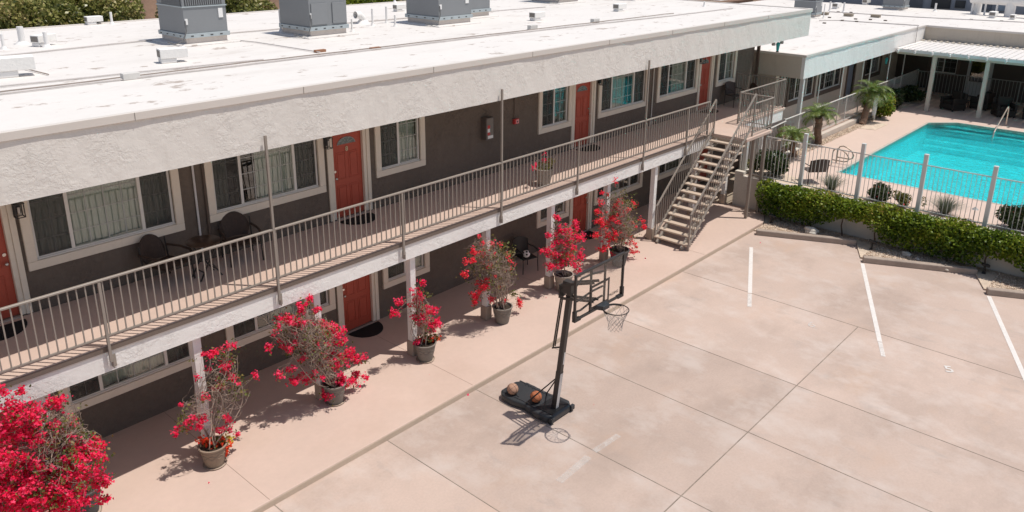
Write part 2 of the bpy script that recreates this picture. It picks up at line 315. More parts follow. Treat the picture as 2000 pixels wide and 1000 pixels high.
def cards(name, P, size, m, parent=None, aspect=1.0, up_bias=0.0, fold=0.25, verts4=True, rnd=None, dirs=None):
    """many small folded leaf faces centred at P (n,3) with per-face random colour attribute"""
    P = np.asarray(P, float); n = len(P)
    size = np.broadcast_to(np.asarray(size, float), (n,)) * rng.uniform(0.7, 1.3, n)
    nrm = rng.normal(size=(n,3)); nrm[:,2] = nrm[:,2] + up_bias*np.abs(rng.normal(size=n)); nrm /= np.linalg.norm(nrm, axis=1)[:,None]
    t = rng.normal(size=(n,3)) if dirs is None else dirs + rng.normal(size=(n,3))*0.25
    t -= (t*nrm).sum(1)[:,None]*nrm; t /= (np.linalg.norm(t, axis=1)[:,None]+1e-9); b = np.cross(nrm, t)
    s = size[:,None]; L_ = t*s*aspect; W_ = b*s*0.5
    v = np.stack([P-L_*0.5, P+W_+nrm*s*fold*0.4, P+L_*0.5, P-W_+nrm*s*fold*0.4], 1).reshape(-1,3)
    me = bpy.data.meshes.new(name); me.vertices.add(4*n); me.vertices.foreach_set('co', v.ravel())
    me.loops.add(4*n); me.loops.foreach_set('vertex_index', np.arange(4*n, dtype=np.int32))
    me.polygons.add(n); me.polygons.foreach_set('loop_start', np.arange(0, 4*n, 4, dtype=np.int32)); me.polygons.foreach_set('loop_total', np.full(n, 4, dtype=np.int32))
    me.update(calc_edges=True); me.validate()
    a = me.attributes.new('rnd', 'FLOAT', 'FACE'); a.data.foreach_set('value', (rng.uniform(0,1,n) if rnd is None else np.clip(rnd,0,1)).astype(np.float32))
    me.materials.append(m); o = bpy.data.objects.new(name, me); col.objects.link(o)
    if parent is not None: o.parent = parent; o.matrix_parent_inverse = parent.matrix_basis.inverted()
    return o
# ------------------------------------------------------------------ key dimensions
ZW = 0.13; ZF = 3.07; YW = 14.5; YB = 12.5; YR = 12.33; ZROOF = 6.73; XL = -9.0; XE = 31.2; DECK = 1.2; WINGR = 4.93; WX0 = 31.2; XI = 46.9; XFAR = 58.0
# ------------------------------------------------------------------ ground
def sheet(name, m, pts, z, thick=None):
    mb = MB(); mb.add([(x,y,z) for x,y in pts], [tuple(range(len(pts)))]); o = mb.build(name, m); return struct(o)
sheet('ground', SAND, [(-300,-300),(400,-300),(400,400),(-300,400)], -0.06)
saw = [(-14,-14),(-14,10.6),(24.0,10.6),(25.3,7.68),(24.05,7.1),(25.36,4.27),(24.1,3.72),(25.45,0.9),(24.2,0.35),(25.5,-2.5),(24.2,-3.1),(24.2,-14)]
mb = MB(); mb.prism([(x,y) for x,y in saw], -0.05, -0.004)
XJ=[-14,-1.7,0.8,3.3,5.8,8.3,10.77,13.34,15.68,19.43]; nb_=len(mb.f); slabr=[0.5]*nb_
for i in range(len(XJ)-1):
    for (y0_,y1_) in ((5.534,10.6),(-14,5.534)): mb.add([(XJ[i],y0_,0),(XJ[i+1],y0_,0),(XJ[i+1],y1_,0),(XJ[i],y1_,0)],[(0,1,2,3)]); slabr.append([0.55,0.2,0.75,0.4,0.85,0.3,0.6,0.5,0.15,0.9][(i*3+(y0_<0)*5)%10])
mb.add([(x,y,0) for x,y in [(19.43,-14),(24.2,-14),(24.2,-3.1),(25.5,-2.5),(24.2,0.35),(25.45,0.9),(24.1,3.72),(25.36,4.27),(24.05,7.1),(25.3,7.68),(24.0,10.6),(19.43,10.6)]],[tuple(range(12))]); slabr.append(0.62)
lot = struct(mb.build('parking_lot', LOT)); a_=lot.data.attributes.new('slab','FLOAT','FACE'); a_.data.foreach_set('value',slabr)
t_=LOT.node_tree; at_=t_.nodes.new('ShaderNodeAttribute'); at_.attribute_name='slab'; mr_=t_.nodes.new('ShaderNodeMapRange'); mr_.inputs[3].default_value=0.91; mr_.inputs[4].default_value=1.07; t_.links.new(at_.outputs['Fac'],mr_.inputs[0])
vm_=t_.nodes.new('ShaderNodeVectorMath'); vm_.operation='SCALE'; bs_=t_.nodes['Principled BSDF'].inputs['Base Color']; t_.links.new(bs_.links[0].from_socket,vm_.inputs[0]); t_.links.new(mr_.outputs[0],vm_.inputs['Scale']); t_.links.new(vm_.outputs[0],bs_)
mb = MB()
for X in (-1.7, 0.8, 3.3, 5.8, 8.3, 10.77, 13.34, 15.68, 19.43): mb.box(X-0.008, -14, 0.0005, X+0.008, 10.58, 0.004)
mb.box(-14, 5.524, 0.0005, 19.42, 5.544, 0.005)
struct(mb.build('pavement_joint', JOINT))
mb = MB(); mb.prism([(-14,10.6),(24.75,10.6),(25.72,11.0),(25.72,16.5),(-14,16.5)], -0.05, ZW); struct(mb.build('walkway', FLOOR, bevel=0.015))
mb = MB()
for X in (0.7, 5.74, 10.7, 15.7, 20.75): mb.box(X-0.005, 10.62, ZW+0.0005, X+0.005, YW-0.02 if X != 20.75 else 11.3, ZW+0.003)
struct(mb.build('walkway_joint', mat('faint_joint', (0.36,0.26,0.21),0.9)))
mb = MB(); mb.box(-14, 10.585, 0.002, 24.0, 10.597, ZW-0.02); struct(mb.build('kerb_face', KERBM))
# gravel bed
mb = MB(); mb.prism([(24.22,-14),(25.72,-14),(25.72,11.0),(24.78,10.58),(24.02,10.58),(25.31,7.69),(24.07,7.11),(25.37,4.28),(24.12,3.73),(25.46,0.91),(24.22,0.36),(25.51,-2.5),(24.22,-3.1)], -0.055, 0.045); struct(mb.build('gravel_bed', GRAVEL))
def pebbles(name, x0, x1, y0, y1, z, n, size, test=None):
    P = np.stack([rng.uniform(x0,x1,n), rng.uniform(y0,y1,n), np.full(n, z)], 1)
    if test is not None: P = P[[test(p) for p in P]]
    P[:,2] += rng.uniform(0, size*0.4, len(P))
    o = cards(name, P, size, PALEG, up_bias=5, fold=0.5); tag(o, 'loose tan pebbles', 'gravel', kind='stuff'); return o
def insaw(p):
    seg = [((24.0,10.6),(25.3,7.68)),((24.05,7.1),(25.36,4.27)),((24.1,3.72),(25.45,0.9)),((24.2,0.35),(25.5,-2.5))]
    for (a,b) in seg:
        if b[1]-0.6 < p[1] <= a[1]+0.02:
            t = (a[1]-p[1])/(a[1]-b[1]); 
            return p[0] > a[0]+(b[0]-a[0])*min(t,1.0)+0.12
    return p[0] > 24.9
o = pebbles('gravel', 24.0, 25.7, -2, 10.55, 0.05, 26000, 0.038, insaw); o['label'] = 'tan gravel bed between parking kerbs and hedge wall'
# kerb stops
for i, (a, b, lab) in enumerate([((23.80,10.40),(25.12,7.62),'long concrete kerb stop nearest the walkway and stairs'),
                            ((23.86,6.97),(25.20,4.17),'long concrete kerb stop in the middle of the parking row'),
                            ((23.90,3.62),(25.28,0.80),'concrete kerb stop cut off by the right edge of the photo')]):
    mb = MB(); mb.bar((a[0],a[1],0.085), (b[0],b[1],0.085), 0.20, 0.19); tag(mb.build('kerb_stop', mat('kerb_concrete', (0.36,0.29,0.24), 0.9, var=0.18, vscale=2.5, bump=0.004, bscale=60), bevel=0.03, seg=3), lab, 'kerb', 'concrete kerb stops')
# painted stripes
def strip(name, a, b, wd, m, z=0.006):
    mb = MB(); a = Vector((*a,z)); b = Vector((*b,z)); d = (b-a).normalized(); x = Vector((-d.y,d.x,0))*wd/2
    n = 14; 
    for i in range(n):
        p = a+(b-a)*i/n; q = a+(b-a)*(i+1)/n; mb.add([p-x,p+x,q+x,q-x], [(0,1,2,3)])
    return struct(mb.build(name, m))
strip('parking_stripe', (22.6,9.98), (19.4,8.46), 0.11, FADE0); strip('parking_stripe', (19.35,8.44), (18.6,8.08), 0.11, FADE1, 0.008)
strip('parking_stripe', (23.70,6.92), (19.0,4.86), 0.11, FADE0); strip('parking_stripe', (18.98,4.85), (18.3,4.55), 0.10, FADE1, 0.008)
strip('parking_stripe', (23.75,3.52), (18.6,1.52), 0.11, FADE0)
strip('faded_mark', (9.6,7.36), (10.55,7.40), 0.15, FADE2); strip('faded_mark', (10.75,7.42), (11.5,7.37), 0.13, FADE2)
def painted_text(txt, c, size, ang, m, name, z=0.008, ext=0.0006, parent=None, rx=0.0):
    cu = bpy.data.curves.new(name, 'FONT'); cu.body = txt; cu.size = size; cu.align_x = 'CENTER'; cu.align_y = 'CENTER'; cu.extrude = ext; cu.offset = size*0.015
    o = bpy.data.objects.new(name, cu); col.objects.link(o)
    dg = bpy.context.evaluated_depsgraph_get(); me = bpy.data.meshes.new_from_object(o.evaluated_get(dg)); bpy.data.objects.remove(o)
    me.materials.clear(); me.materials.append(m); q = bpy.data.objects.new(name, me); col.objects.link(q)
    q.location = (c[0], c[1], z); q.rotation_euler = (rx, 0, ang)
    if parent is not None:
        q.parent = parent; q.matrix_parent_inverse = parent.matrix_basis.inverted()
    return q
struct(painted_text('5', (18.72,3.24), 0.42, R(-62), FADE1, 'painted_number'))
struct(painted_text('6', (18.72,6.45), 0.40, R(-62), FADE2, 'painted_number'))

# ------------------------------------------------------------------ main building
bld = thing('motel_building', 'long two-storey motel wing in grey-brown stucco with white flat roof and balcony', 'building', (11,14.5,0))
def wall_grid(mb, x0, x1, z0, z1, holes, y0, y1, axis='y'):
    xs = sorted({x0,x1,*[h[0] for h in holes],*[h[1] for h in holes]}); zs = sorted({z0,z1,*[h[2] for h in holes],*[h[3] for h in holes]})
    T = (lambda x,y,z: (x,y,z)) if axis == 'y' else (lambda x,y,z: (y,x,z))
    hole = lambda x,z: any(h[0]<x<h[1] and h[2]<z<h[3] for h in holes)
    for i in range(len(xs)-1):
        for j in range(len(zs)-1):
            a,b,c,d = xs[i],xs[i+1],zs[j],zs[j+1]
            if hole((a+b)/2,(c+d)/2): continue
            mb.add([T(a,y0,c),T(b,y0,c),T(b,y0,d),T(a,y0,d)], [(0,1,2,3)]); mb.add([T(a,y1,c),T(b,y1,c),T(b,y1,d),T(a,y1,d)], [(3,2,1,0)])
    for (a,b,c,d) in holes+[(x0,x1,z0,z1)]:
        mb.add([T(a,y0,c),T(b,y0,c),T(b,y1,c),T(a,y1,c)], [(0,1,2,3)]); mb.add([T(a,y0,d),T(b,y0,d),T(b,y1,d),T(a,y1,d)], [(0,1,2,3)])
        mb.add([T(a,y0,c),T(a,y0,d),T(a,y1,d),T(a,y1,c)], [(0,1,2,3)]); mb.add([T(b,y0,c),T(b,y0,d),T(b,y1,d),T(b,y1,c)], [(0,1,2,3)])
# (x0,x1,mullions,curtain kind)
W3 = lambda a: (a, a+2.47, (a+0.62, a+1.87))
UP = [(-6.0,-3.53,(-5.38,-4.13)), (-2.2,-0.97,(-1.6,)), (4.01,6.47,(4.62,5.88)), (7.31,9.78,(7.93,9.2)), (11.54,12.78,(12.12,)), (17.50,18.74,(18.1,)), (20.42,22.95,(21.03,22.3)), (23.86,26.34,(24.48,25.7)), (28.08,29.33,(28.7,))]
DN = [(-6.0,-3.53,(-5.38,-4.13)), (-2.2,-0.97,(-1.6,)), (4.10,6.46,(4.68,5.94)), (7.38,9.83,(7.95,9.22)), (11.6,12.83,(12.2,)), (17.52,18.75,(18.1,)), (20.42,22.95,(21.03,22.38)), (24.2,26.46,(24.72,25.74))]
DU = [(-0.35,0.51), (2.76,3.62), (10.19,11.04), (19.08,19.92), (26.72,27.5)]
DD = [(-0.35,0.51), (2.76,3.60), (10.22,11.10), (19.14,19.98), (27.15,28.0)]
SU, TU, SD, TD = 3.99, 5.32, 1.07, 2.36
holes = [(a,b,SU,TU) for a,b,_ in UP]+[(a,b,SD,TD) for a,b,_ in DN]+[(a,b,ZF+0.02,ZF+2.08) for a,b in DU]+[(a,b,ZW+0.02,ZW+2.08) for a,b in DD]
mb = MB(); wall_grid(mb, XL, 31.05, ZW-0.1, 6.5, holes, YW, YW+0.16); mb.build('wall', ST_DARK, bld)
mb = MB(); mb.box(30.9, YW+0.165, ZW-0.1, 31.05, 24.8, 6.5); mb.box(XL, YW+0.165, ZW-0.1, XL+0.15, 24.8, 6.5); mb.box(XL+0.155, 24.65, ZW-0.1, 30.895, 24.8, 6.5); mb.build('wall', ST_DARK, bld)
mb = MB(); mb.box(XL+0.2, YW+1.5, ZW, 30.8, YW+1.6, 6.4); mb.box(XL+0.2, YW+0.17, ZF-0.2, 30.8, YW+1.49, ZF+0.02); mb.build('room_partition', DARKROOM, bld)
def make_window(parent, x0, x1, mull, z0, z1, Y, kind, trimw=0.16, trimm=ST_TRIM, ax='y', nm='window', rows=4, trimd=0.05):
    T = (lambda x0,y0,z0,x1,y1,z1: (x0,y0,z0,x1,y1,z1)) if ax == 'y' else (lambda x0,y0,z0,x1,y1,z1: (y0,x0,z0,y1,x1,z1))
    f = 0.045; mb = MB()
    mb.box(*T(x0,Y+0.02,z0,x1,Y+0.09,z0+f)); mb.box(*T(x0,Y+0.02,z1-f,x1,Y+0.09,z1)); mb.box(*T(x0,Y+0.02,z0+f,x0+f,Y+0.09,z1-f)); mb.box(*T(x1-f,Y+0.02,z0+f,x1,Y+0.09,z1-f))
    for q in mull: mb.box(*T(q-0.03,Y+0.015,z0+f,q+0.03,Y+0.088,z1-f))
    mb.box(*T(x0-0.0,Y-0.012,z0-0.002,x1,Y+0.019,z0+0.022))
    wn = mb.build(nm, VINYL, parent, bevel=0.004, seg=1)
    mb = MB(); mb.box(*T(x0+f,Y+0.052,z0+f,x1-f,Y+0.056,z1-f)); mb.build('pane', GLASS, wn)
    mb = MB(); es = [x0+f,*mull,x1-f]
    for i in range(len(es)-1):
        a, b = es[i], es[i+1]; n = 2 if b-a < 0.9 else 4
        for k in range(1,n): q = a+(b-a)*k/n; mb.box(*T(q-0.009,Y+0.040,z0+f,q+0.009,Y+0.048,z1-f))
    for k in range(1,rows): q = z0+(z1-z0)*k/rows; mb.box(*T(x0+f,Y+0.0405,q-0.009,x1-f,Y+0.0475,q+0.009))
    mb.build('muntin', MUNT, wn)
    if len(mull) == 2 or len(mull) == 1:
        mb = MB(); mb.box(*T(x0+f,Y+0.030,z0+f,mull[0]-0.03,Y+0.032,z1-f))
        if len(mull) == 2: mb2 = MB(); mb2.box(*T(mull[1]+0.03,Y+0.030,z0+f,x1-f,Y+0.032,z1-f)); mb2.build('insect_screen', SCREEN, wn)
        mb.build('insect_screen', SCREEN, wn)
    t = trimw; mb = MB(); d = Y-trimd
    mb.box(*T(x0-t,d,z0-t,x1+t,Y+0.012,z0-0.003)); mb.box(*T(x0-t,d,z1+0.003,x1+t,Y+0.012,z1+t)); mb.box(*T(x0-t,d,z0-0.003,x0-0.003,Y+0.012,z1+0.003)); mb.box(*T(x1+0.003,d,z0-0.003,x1+t,Y+0.012,z1+0.003))
    mb.build('window_trim', trimm, wn, bevel=0.012)
    mb = MB()
    if kind == 'curtain' or kind == 'mixed':
        q_ = (int(x0*7)+int(z0*3))%4; segs = ([(x0,x1)] if q_ in (0,3) else ([(x0,x0+(x1-x0)*0.62),(x1-0.35,x1)] if q_ == 1 else [(x0,x0+0.4),(x0+(x1-x0)*0.42,x1)])) if kind == 'curtain' else [(mull[0], x1-0.1)]
        for a,b in segs:
            n = int((b-a)/0.018); pts = []
            for i in range(n+1):
                x = a+(b-a)*i/n; y = Y+0.17+0.011*math.sin(x*85+1.3*math.sin(x*9))
                pts += [(x,y,z0+0.01),(x,y,z1)]
            if ax == 'x': pts = [(p[1],p[0],p[2]) for p in pts]
            mb.add(pts, [(2*i,2*i+2,2*i+3,2*i+1) for i in range(n)])
        mb.build('curtain', CURT, wn, smooth=True)
    elif kind == 'blind':
        k = z0+0.05
        while k < z1: mb.box(*T(x0+0.02,Y+0.13,k,x1-0.02,Y+0.155,k+0.004)); k += 0.03
        mb.build('blind', BLIND, wn)
    return wn
def make_door(parent, x0, x1, z0, Y, label=None, number=None, fan=False, knob='l'):
    h = 2.06; mb = MB(); mb.box(x0+0.01,Y+0.06,z0+0.02,x1-0.01,Y+0.10,z0+h)
    d = mb.build('door', DOOR, parent)
    if label: d['label'] = label
    pw = (x1-x0-0.02); mb = MB()
    def panel(a,b,c,e):   # raised panel frame
        A=x0+0.01+a*pw; B=x0+0.01+b*pw
        mb.box(A,Y+0.050,z0+c,B,Y+0.0595,z0+c+0.018); mb.box(A,Y+0.050,z0+e-0.018,B,Y+0.0595,z0+e)
        mb.box(A,Y+0.0505,z0+c+0.018,A+0.018,Y+0.0595,z0+e-0.018); mb.box(B-0.018,Y+0.0505,z0+c+0.018,B,Y+0.0595,z0+e-0.018)
        mb.box(A+0.045,Y+0.049,z0+c+0.045,B-0.045,Y+0.0595,z0+e-0.045)
    for a,b in ((0.13,0.45),(0.55,0.87)):
        panel(a,b,0.20,0.78); panel(a,b,0.92,1.56)
    mb.build('door_panel', DOOR, d, bevel=0.004, seg=1)
    if fan:
        cx=(x0+x1)/2; mb = MB(); n=12
        pts=[(cx+0.24*math.cos(math.pi*i/n),Y+0.054,z0+1.74+0.155*math.sin(math.pi*i/n)) for i in range(n+1)]
        mb.add(pts,[tuple(range(n+1))]); mb.build('fanlight', mat('leaded_glass',(0.16,0.20,0.19),0.15,var=0.5,vscale=12,vscale2=20), d)
        mb = MB()
        for k in range(1,5): a=math.pi*k/5; mb.bar((cx+0.05*math.cos(a),Y+0.05,z0+1.75+0.03*math.sin(a)),(cx+0.24*math.cos(a),Y+0.05,z0+1.74+0.155*math.sin(a)),0.012)
        mb.tube([(cx+0.14*math.cos(math.pi*i/n),Y+0.05,z0+1.74+0.08*math.sin(math.pi*i/n)) for i in range(n+1)],0.007,5)
        mb.tube([(cx+0.245*math.cos(math.pi*i/n),Y+0.052,z0+1.735+0.16*math.sin(math.pi*i/n)) for i in range(n+1)],0.012,5); mb.build('fanlight_bar', mat('lead_came',(0.30,0.30,0.30),0.4), d)
    kx = x0+0.07 if knob=='l' else x1-0.07
    mb = MB(); mb.sphere((kx,Y+0.0,z0+0.98),0.032); mb.tube([(kx,Y+0.0,z0+0.98),(kx,Y+0.06,z0+0.98)],0.013); mb.tube([(kx,Y+0.035,z0+1.14),(kx,Y+0.061,z0+1.14)],0.03,12); mb.build('handle', STEEL, d, smooth=True)
    if number: 
        q = painted_text(number, ((x0+x1)/2, Y+0.045), 0.15, 0, mat('brass_number',(0.62,0.52,0.34),0.4), 'door_number', z=z0+1.62, ext=0.004, rx=R(90), parent=d)
    mb = MB()
    for (a,b,dd) in ((x0-0.17,x0-0.075,0.045),(x0-0.075,x0+0.009,0.02),(x1-0.009,x1+0.075,0.02),(x1+0.075,x1+0.17,0.045)): mb.box(a,Y-dd,z0+0.0205,b,Y+(0.105 if b>x0 and a<x1 and dd<0.03 else -0.002),z0+h+0.02)
    mb.box(x0-0.17,Y-0.045,z0+h+0.022,x1+0.17,Y-0.002,z0+h+0.16); mb.build('door_frame', ST_TRIM, d, bevel=0.008)
    mb = MB(); mb.box(x0+0.002,Y-0.05,z0-0.001,x1-0.002,Y+0.09,z0+0.019); mb.build('threshold', mat('threshold_metal',(0.40,0.36,0.32),0.5), d)
    return d
for i,(a,b,m_) in enumerate(UP): make_window(bld,a,b,m_,SU,TU,YW,'blind' if abs(a-17.5)<.1 else 'curtain')
for i,(a,b,m_) in enumerate(DN): make_window(bld,a,b,m_,SD,TD,YW,'mixed' if i in (2,) else ('curtain' if i in (0,4,6,3) else 'blind'))
for i,(a,b) in enumerate(DU): make_door(bld,a,b,ZF,YW,number={2:'8',1:'7',0:'6',3:'9',4:'10'}[i] if i in (2,) else None,fan=True,knob='r' if i in (1,3) else 'l')
for i,(a,b) in enumerate(DD): make_door(bld,a,b,ZW,YW,fan=True,knob='l' if i==2 else 'r')
# balcony slab, beam, columns
mb = MB(); mb.prism([(XL,12.385),(23.95,12.385),(23.95,11.12),(25.85,11.12),(25.85,12.385),(29.75,12.385),(29.75,YW-0.004),(XL,YW-0.004)], 2.965, ZF); mb.build('balcony_slab', FLOOR, bld, bevel=0.012)
mb = MB(); mb.box(XL,12.377,2.963,23.9,12.3845,3.058); mb.build('slab_edge', mat('slab_edge_paint',(0.17,0.13,0.105),0.8), bld)
mb = MB(); mb.box(XL,12.402,2.60,29.6,YB+0.24,2.96); mb.build('beam', ST_BEAM, bld)
mb = MB(); mb.box(XL,12.392,2.935,23.9,12.401,2.962); mb.build('beam_flashing', FLASH, bld)
mb = MB(); mb.box(XL,YB+0.25,2.61,29.6,YW-0.004,2.955); mb.build('balcony_soffit', ST_LIGHT, bld)
for X in (-6.9,-4.4,-1.9,0.62,3.15,5.68,8.20,10.72,13.16,15.66,18.22,20.76,23.3,25.6,28.3):
    mb = MB(); mb.box(X-0.075,YB+0.0,ZW,X+0.075,YB+0.15,2.598); c = mb.build('column', ST_BEAM if X < 30 else POSTW, bld)
    mb = MB(); mb.box(X-0.105,YB-0.035,ZW-0.002,X+0.105,YB+0.185,ZW+0.37); mb.build('column_base', mat('column_base_paint',(0.42,0.33,0.26),0.85,var=0.1,bump=0.003,bscale=40), c, bevel=0.03)
# roof
mb = MB(); mb.prism([(XL-0.3,12.45),(XE,12.45),(XE,25.4),(XL-0.3,25.4)], 6.45, 6.70); mb.build('roof', ROOFW, bld)
mb = MB(); mb.box(XL-0.35,12.368,6.60,XE+0.03,12.47,ZROOF); mb.box(XE-0.1,12.475,6.60,XE+0.03,25.4,ZROOF); mb.box(XL-0.35,25.3,6.60,XE-0.105,25.42,ZROOF)
fl = mb.build('roof_flashing', FLASH, bld, bevel=0.008)
mb = MB()
for X in (-3.6,0.4,5.1,8.15,11.35,14.55,17.7,20.9,24.1,27.3): mb.box(X,12.361,6.598,X+0.008,12.3675,6.725)
mb.build('flashing_seam', mat('dark_seam',(0.34,0.31,0.28),0.6), fl)  # seams in a darker tone than the flashing
# fascia with wavy stucco relief
def wavy(x0,x1,z0,z1,Y,amp=0.011):
    mb=MB(); nx=int((x1-x0)/0.11); nz=6; ph=rng.uniform(0,6,6)
    for i in range(nx+1):
        x=x0+(x1-x0)*i/nx
        for j in range(nz+1):
            z=z0+(z1-z0)*j/nz; d=math.sin(x*1.3+ph[0]+z)*0.35+math.sin(x*3.1+ph[1]-z*2)*0.3+math.sin(x*7.3+ph[2]+z*3)*0.2+math.sin(x*13.7+ph[3]+z*9)*0.15
            mb.v.append((x,Y+d*amp,z))
    for i in range(nx):
        for j in range(nz): a=i*(nz+1)+j; mb.f.append((a,a+nz+1,a+nz+2,a+1))
    o=len(mb.v)
    for i in range(nx+1): x=x0+(x1-x0)*i/nx; mb.v+= [(x,Y+0.14,z0),(x,Y+0.14,z1)]
    for i in range(nx):
        a=i*(nz+1); b=o+2*i; mb.f+= [(a,b,b+2,a+nz+1),(a+nz,a+2*nz+1,b+3,b+1),(b,b+1,b+3,b+2)]
    mb.f.append(tuple(range(nz+1))+(o+1,o)); e=nx*(nz+1); mb.f.append(tuple(range(e+nz,e-1,-1))+(o+2*nx,o+2*nx+1))
    return mb
mb = wavy(XL-0.3,XE-0.02,5.70,6.597,12.40); mb.box(XE-0.16,12.545,5.70,XE-0.02,25.3,6.597)
mb.build('fascia', ST_LIGHT, bld)
mb = MB(); mb.box(XL-0.25,12.545,5.72,XE-0.165,25.2,5.78); mb.build('roof_soffit', ST_LIGHT, bld)
mb = MB(); mb.box(31.08,14.3,ZW,31.16,14.42,5.7); mb.build('downspout', BROWNT, bld)
# roof cables, conduits
def roofline(pts, r, m, label, name='roof_conduit', z=None):
    mb = MB(); P=[Vector(p) for p in pts]
    Q=[]
    for i in range(len(P)-1):
        n=max(2,int((P[i+1]-P[i]).length/0.6))
        for k in range(n):
            q=P[i]+(P[i+1]-P[i])*k/n; Q.append(q+Vector((0,rng.normal()*0.012,abs(rng.normal())*0.004)))
    Q.append(P[-1]); mb.tube(Q,r,6); o=mb.build(name,m,smooth=True); tag(o,label,'conduit','cables and conduits along the roof'); return o
zr=6.725
roofline([(-6,15.36,zr),(4.2,15.42,zr),(9.0,15.34,zr),(16.9,15.13,zr),(24,14.7,zr),(29,14.6,zr)],0.018,PIPEG,'grey conduit running the length of the roof near the front edge, the frontmost one')
roofline([(-6,15.62,zr),(6.2,15.60,zr),(9.0,15.56,zr),(18,15.3,zr),(25.5,15.1,zr)],0.014,mat('dark_line',(0.30,0.25,0.22),0.8),'thin dark cable beside the front conduit on the white roof')
roofline([(-6,16.3,zr),(4.5,16.15,zr),(8.0,15.85,zr),(9.4,15.72,zr)],0.016,PIPEG,'pale conduit joining the front conduit from the left on the roof')
roofline([(-6,19.9,zr),(5.5,20.1,zr),(9.2,20.5,zr),(16,20.3,zr),(24,19.8,zr)],0.018,PIPEG,'pale conduit running past the backs of the rooftop units')
roofline([(5.46,16.9,zr),(5.2,20.0,zr)],0.012,mat('dark_line',(0,0,0)),'short dark cable crossing the roof at the far left')
roofline([(10.9,15.75,zr),(10.8,18.3,zr),(10.6,19.2,zr)],0.013,PIPEG,'short cable crossing the roof between the first two rooftop units')
for (p,lab) in [((625,101),'small rusty block under the roof conduit right of the first unit'),((733,96),'small rusty block under the roof conduit below the second unit')]:
    q=G(*p,6.71); mb=MB(); mb.box(q.x-0.14,q.y-0.05,6.703,q.x+0.14,q.y+0.05,6.76); tag(mb.build('pipe_block',RUST),lab,'block','blocks under roof conduits')
for (p,lab) in [((255,153),'pale box on the roof conduit at left, below the first unit'),((1040,56),'pale junction box on the roof left of centre right'),((1162,43),'pale junction box on the roof nearest the two right vents')]:
    q=G(*p,6.72); mb=MB(); mb.box(q.x-0.16,q.y-0.07,6.703,q.x+0.16,q.y+0.07,6.83); tag(mb.build('junction_box',mat('dull_white',(0.62,0.6,0.57),0.7),bevel=0.01),lab,'box','small boxes on the roof')

# ------------------------------------------------------------------ balcony railing
def railing(name, label, cat, runs, posts, z_off, m, spacing=0.1285, top=(0.055,0.035), bal=0.019, loc=None, maxb=100, group=None):
    """runs: list of (a,b,zbot,ztop) with a,b (x,y,zfloor)"""
    root = thing(name, label, cat, loc or runs[0][0], group)
    bals = []
    for (a,b,hb,ht) in runs:
        a=Vector(a); b=Vector(b)
        MB().bar(a+Vector((0,0,ht-top[1]/2)), b+Vector((0,0,ht-top[1]/2)), top[0], top[1]).build('top_rail', m, root, bevel=0.006, seg=1)
        MB().bar(a+Vector((0,0,hb)), b+Vector((0,0,hb)), 0.03, 0.025).build('bottom_rail', m, root)
        L_=(b-a).length; n=max(2,round(Vector((b.x-a.x,b.y-a.y,0)).length/spacing))
        for k in range(1,n):
            p=a+(b-a)*k/n; bals.append((p+Vector((0,0,hb+0.01)), p+Vector((0,0,ht-top[1]))))
    bals.sort(key=lambda t: (t[0]-CO).length)
    for t in bals[:maxb]: MB().bar(t[0],t[1],bal).build('baluster', m, root)
    if len(bals) > maxb:
        mb=MB()
        for t in bals[maxb:]: mb.bar(t[0],t[1],bal)
        o=mb.build('balusters', m, root); o['kind']='stuff'
    for p in posts: # (x,y,z0,z1,w)
        MB().bar((p[0],p[1],p[2]),(p[0],p[1],p[3]),p[4]).build('post', m, root)
    return root
PXS=[-4.85,-1.85,1.15,4.18,7.27,10.33,13.43,16.45,19.66,22.15]
posts=[(x,YR-0.008,2.80,5.98 if x in (-4.85,1.15,7.27,13.43,19.66) else 4.19,0.042) for x in PXS]
rl=railing('balcony_railing','long taupe steel railing along the upper balcony from the left edge to the stairs','railing',
        [((XL,YR,ZF),(23.5,YR,ZF),0.19,1.16)],[],0,RAIL,loc=(7,YR,ZF))
for p in posts: MB().bar((p[0],p[1],p[2]),(p[0],p[1],p[3]),0.042).build('post',RAIL,rl)
for x in PXS:
    mb=MB(); mb.box(x+0.022,YR-0.03,2.68,x+0.034,12.4,2.86); mb.box(x+0.034,12.389,2.66,x+0.10,12.4,2.88); mb.build('bracket',RAIL,rl)
MB().bar((23.5,YR,3.1),(23.5,YR,4.24),0.042).build('post',RAIL,rl)

# ------------------------------------------------------------------ stairs
st=thing('outdoor_staircase','straight open-riser outdoor stairs with tan treads and taupe handrails up to the balcony','stairs',(20.7,11.75,ZW))
XS0,XS1=20.60,23.95; NT=14; rise=(ZF-ZW)/(NT+1); run=(XS1-XS0)/NT; YA,YC=11.2,12.3
for k in range(NT):
    x=XS0+run*k; z=ZW+rise*(k+1)
    MB().box(x,YA-0.05,z-0.055,x+0.29,YC+0.05,z).build('tread',TREAD,st,bevel=0.015)
for y in (YA+0.12,YC-0.12):
    mb=MB(); mb.bar((XS0-0.05,y,ZW+0.02),(XS1+0.05,y,ZF-0.17),0.06,0.14)
    for k in range(NT):
        x=XS0+run*k; z=ZW+rise*(k+1)-0.056; mb.box(x+0.1,y-0.035,z-0.1,x+0.13,y+0.035,z)
    mb.build('stringer',mat('stair_steel',(0.30,0.26,0.22),0.6),st)
mb=MB(); mb.box(XS1-0.03,YA-0.05,2.80,XS1+0.0,YC+0.05,2.962); mb.build('landing_edge',mat('landing_edge_paint',(0.36,0.29,0.235),0.8),st)
slope=(ZF-ZW-rise)/(XS1-XS0-run)
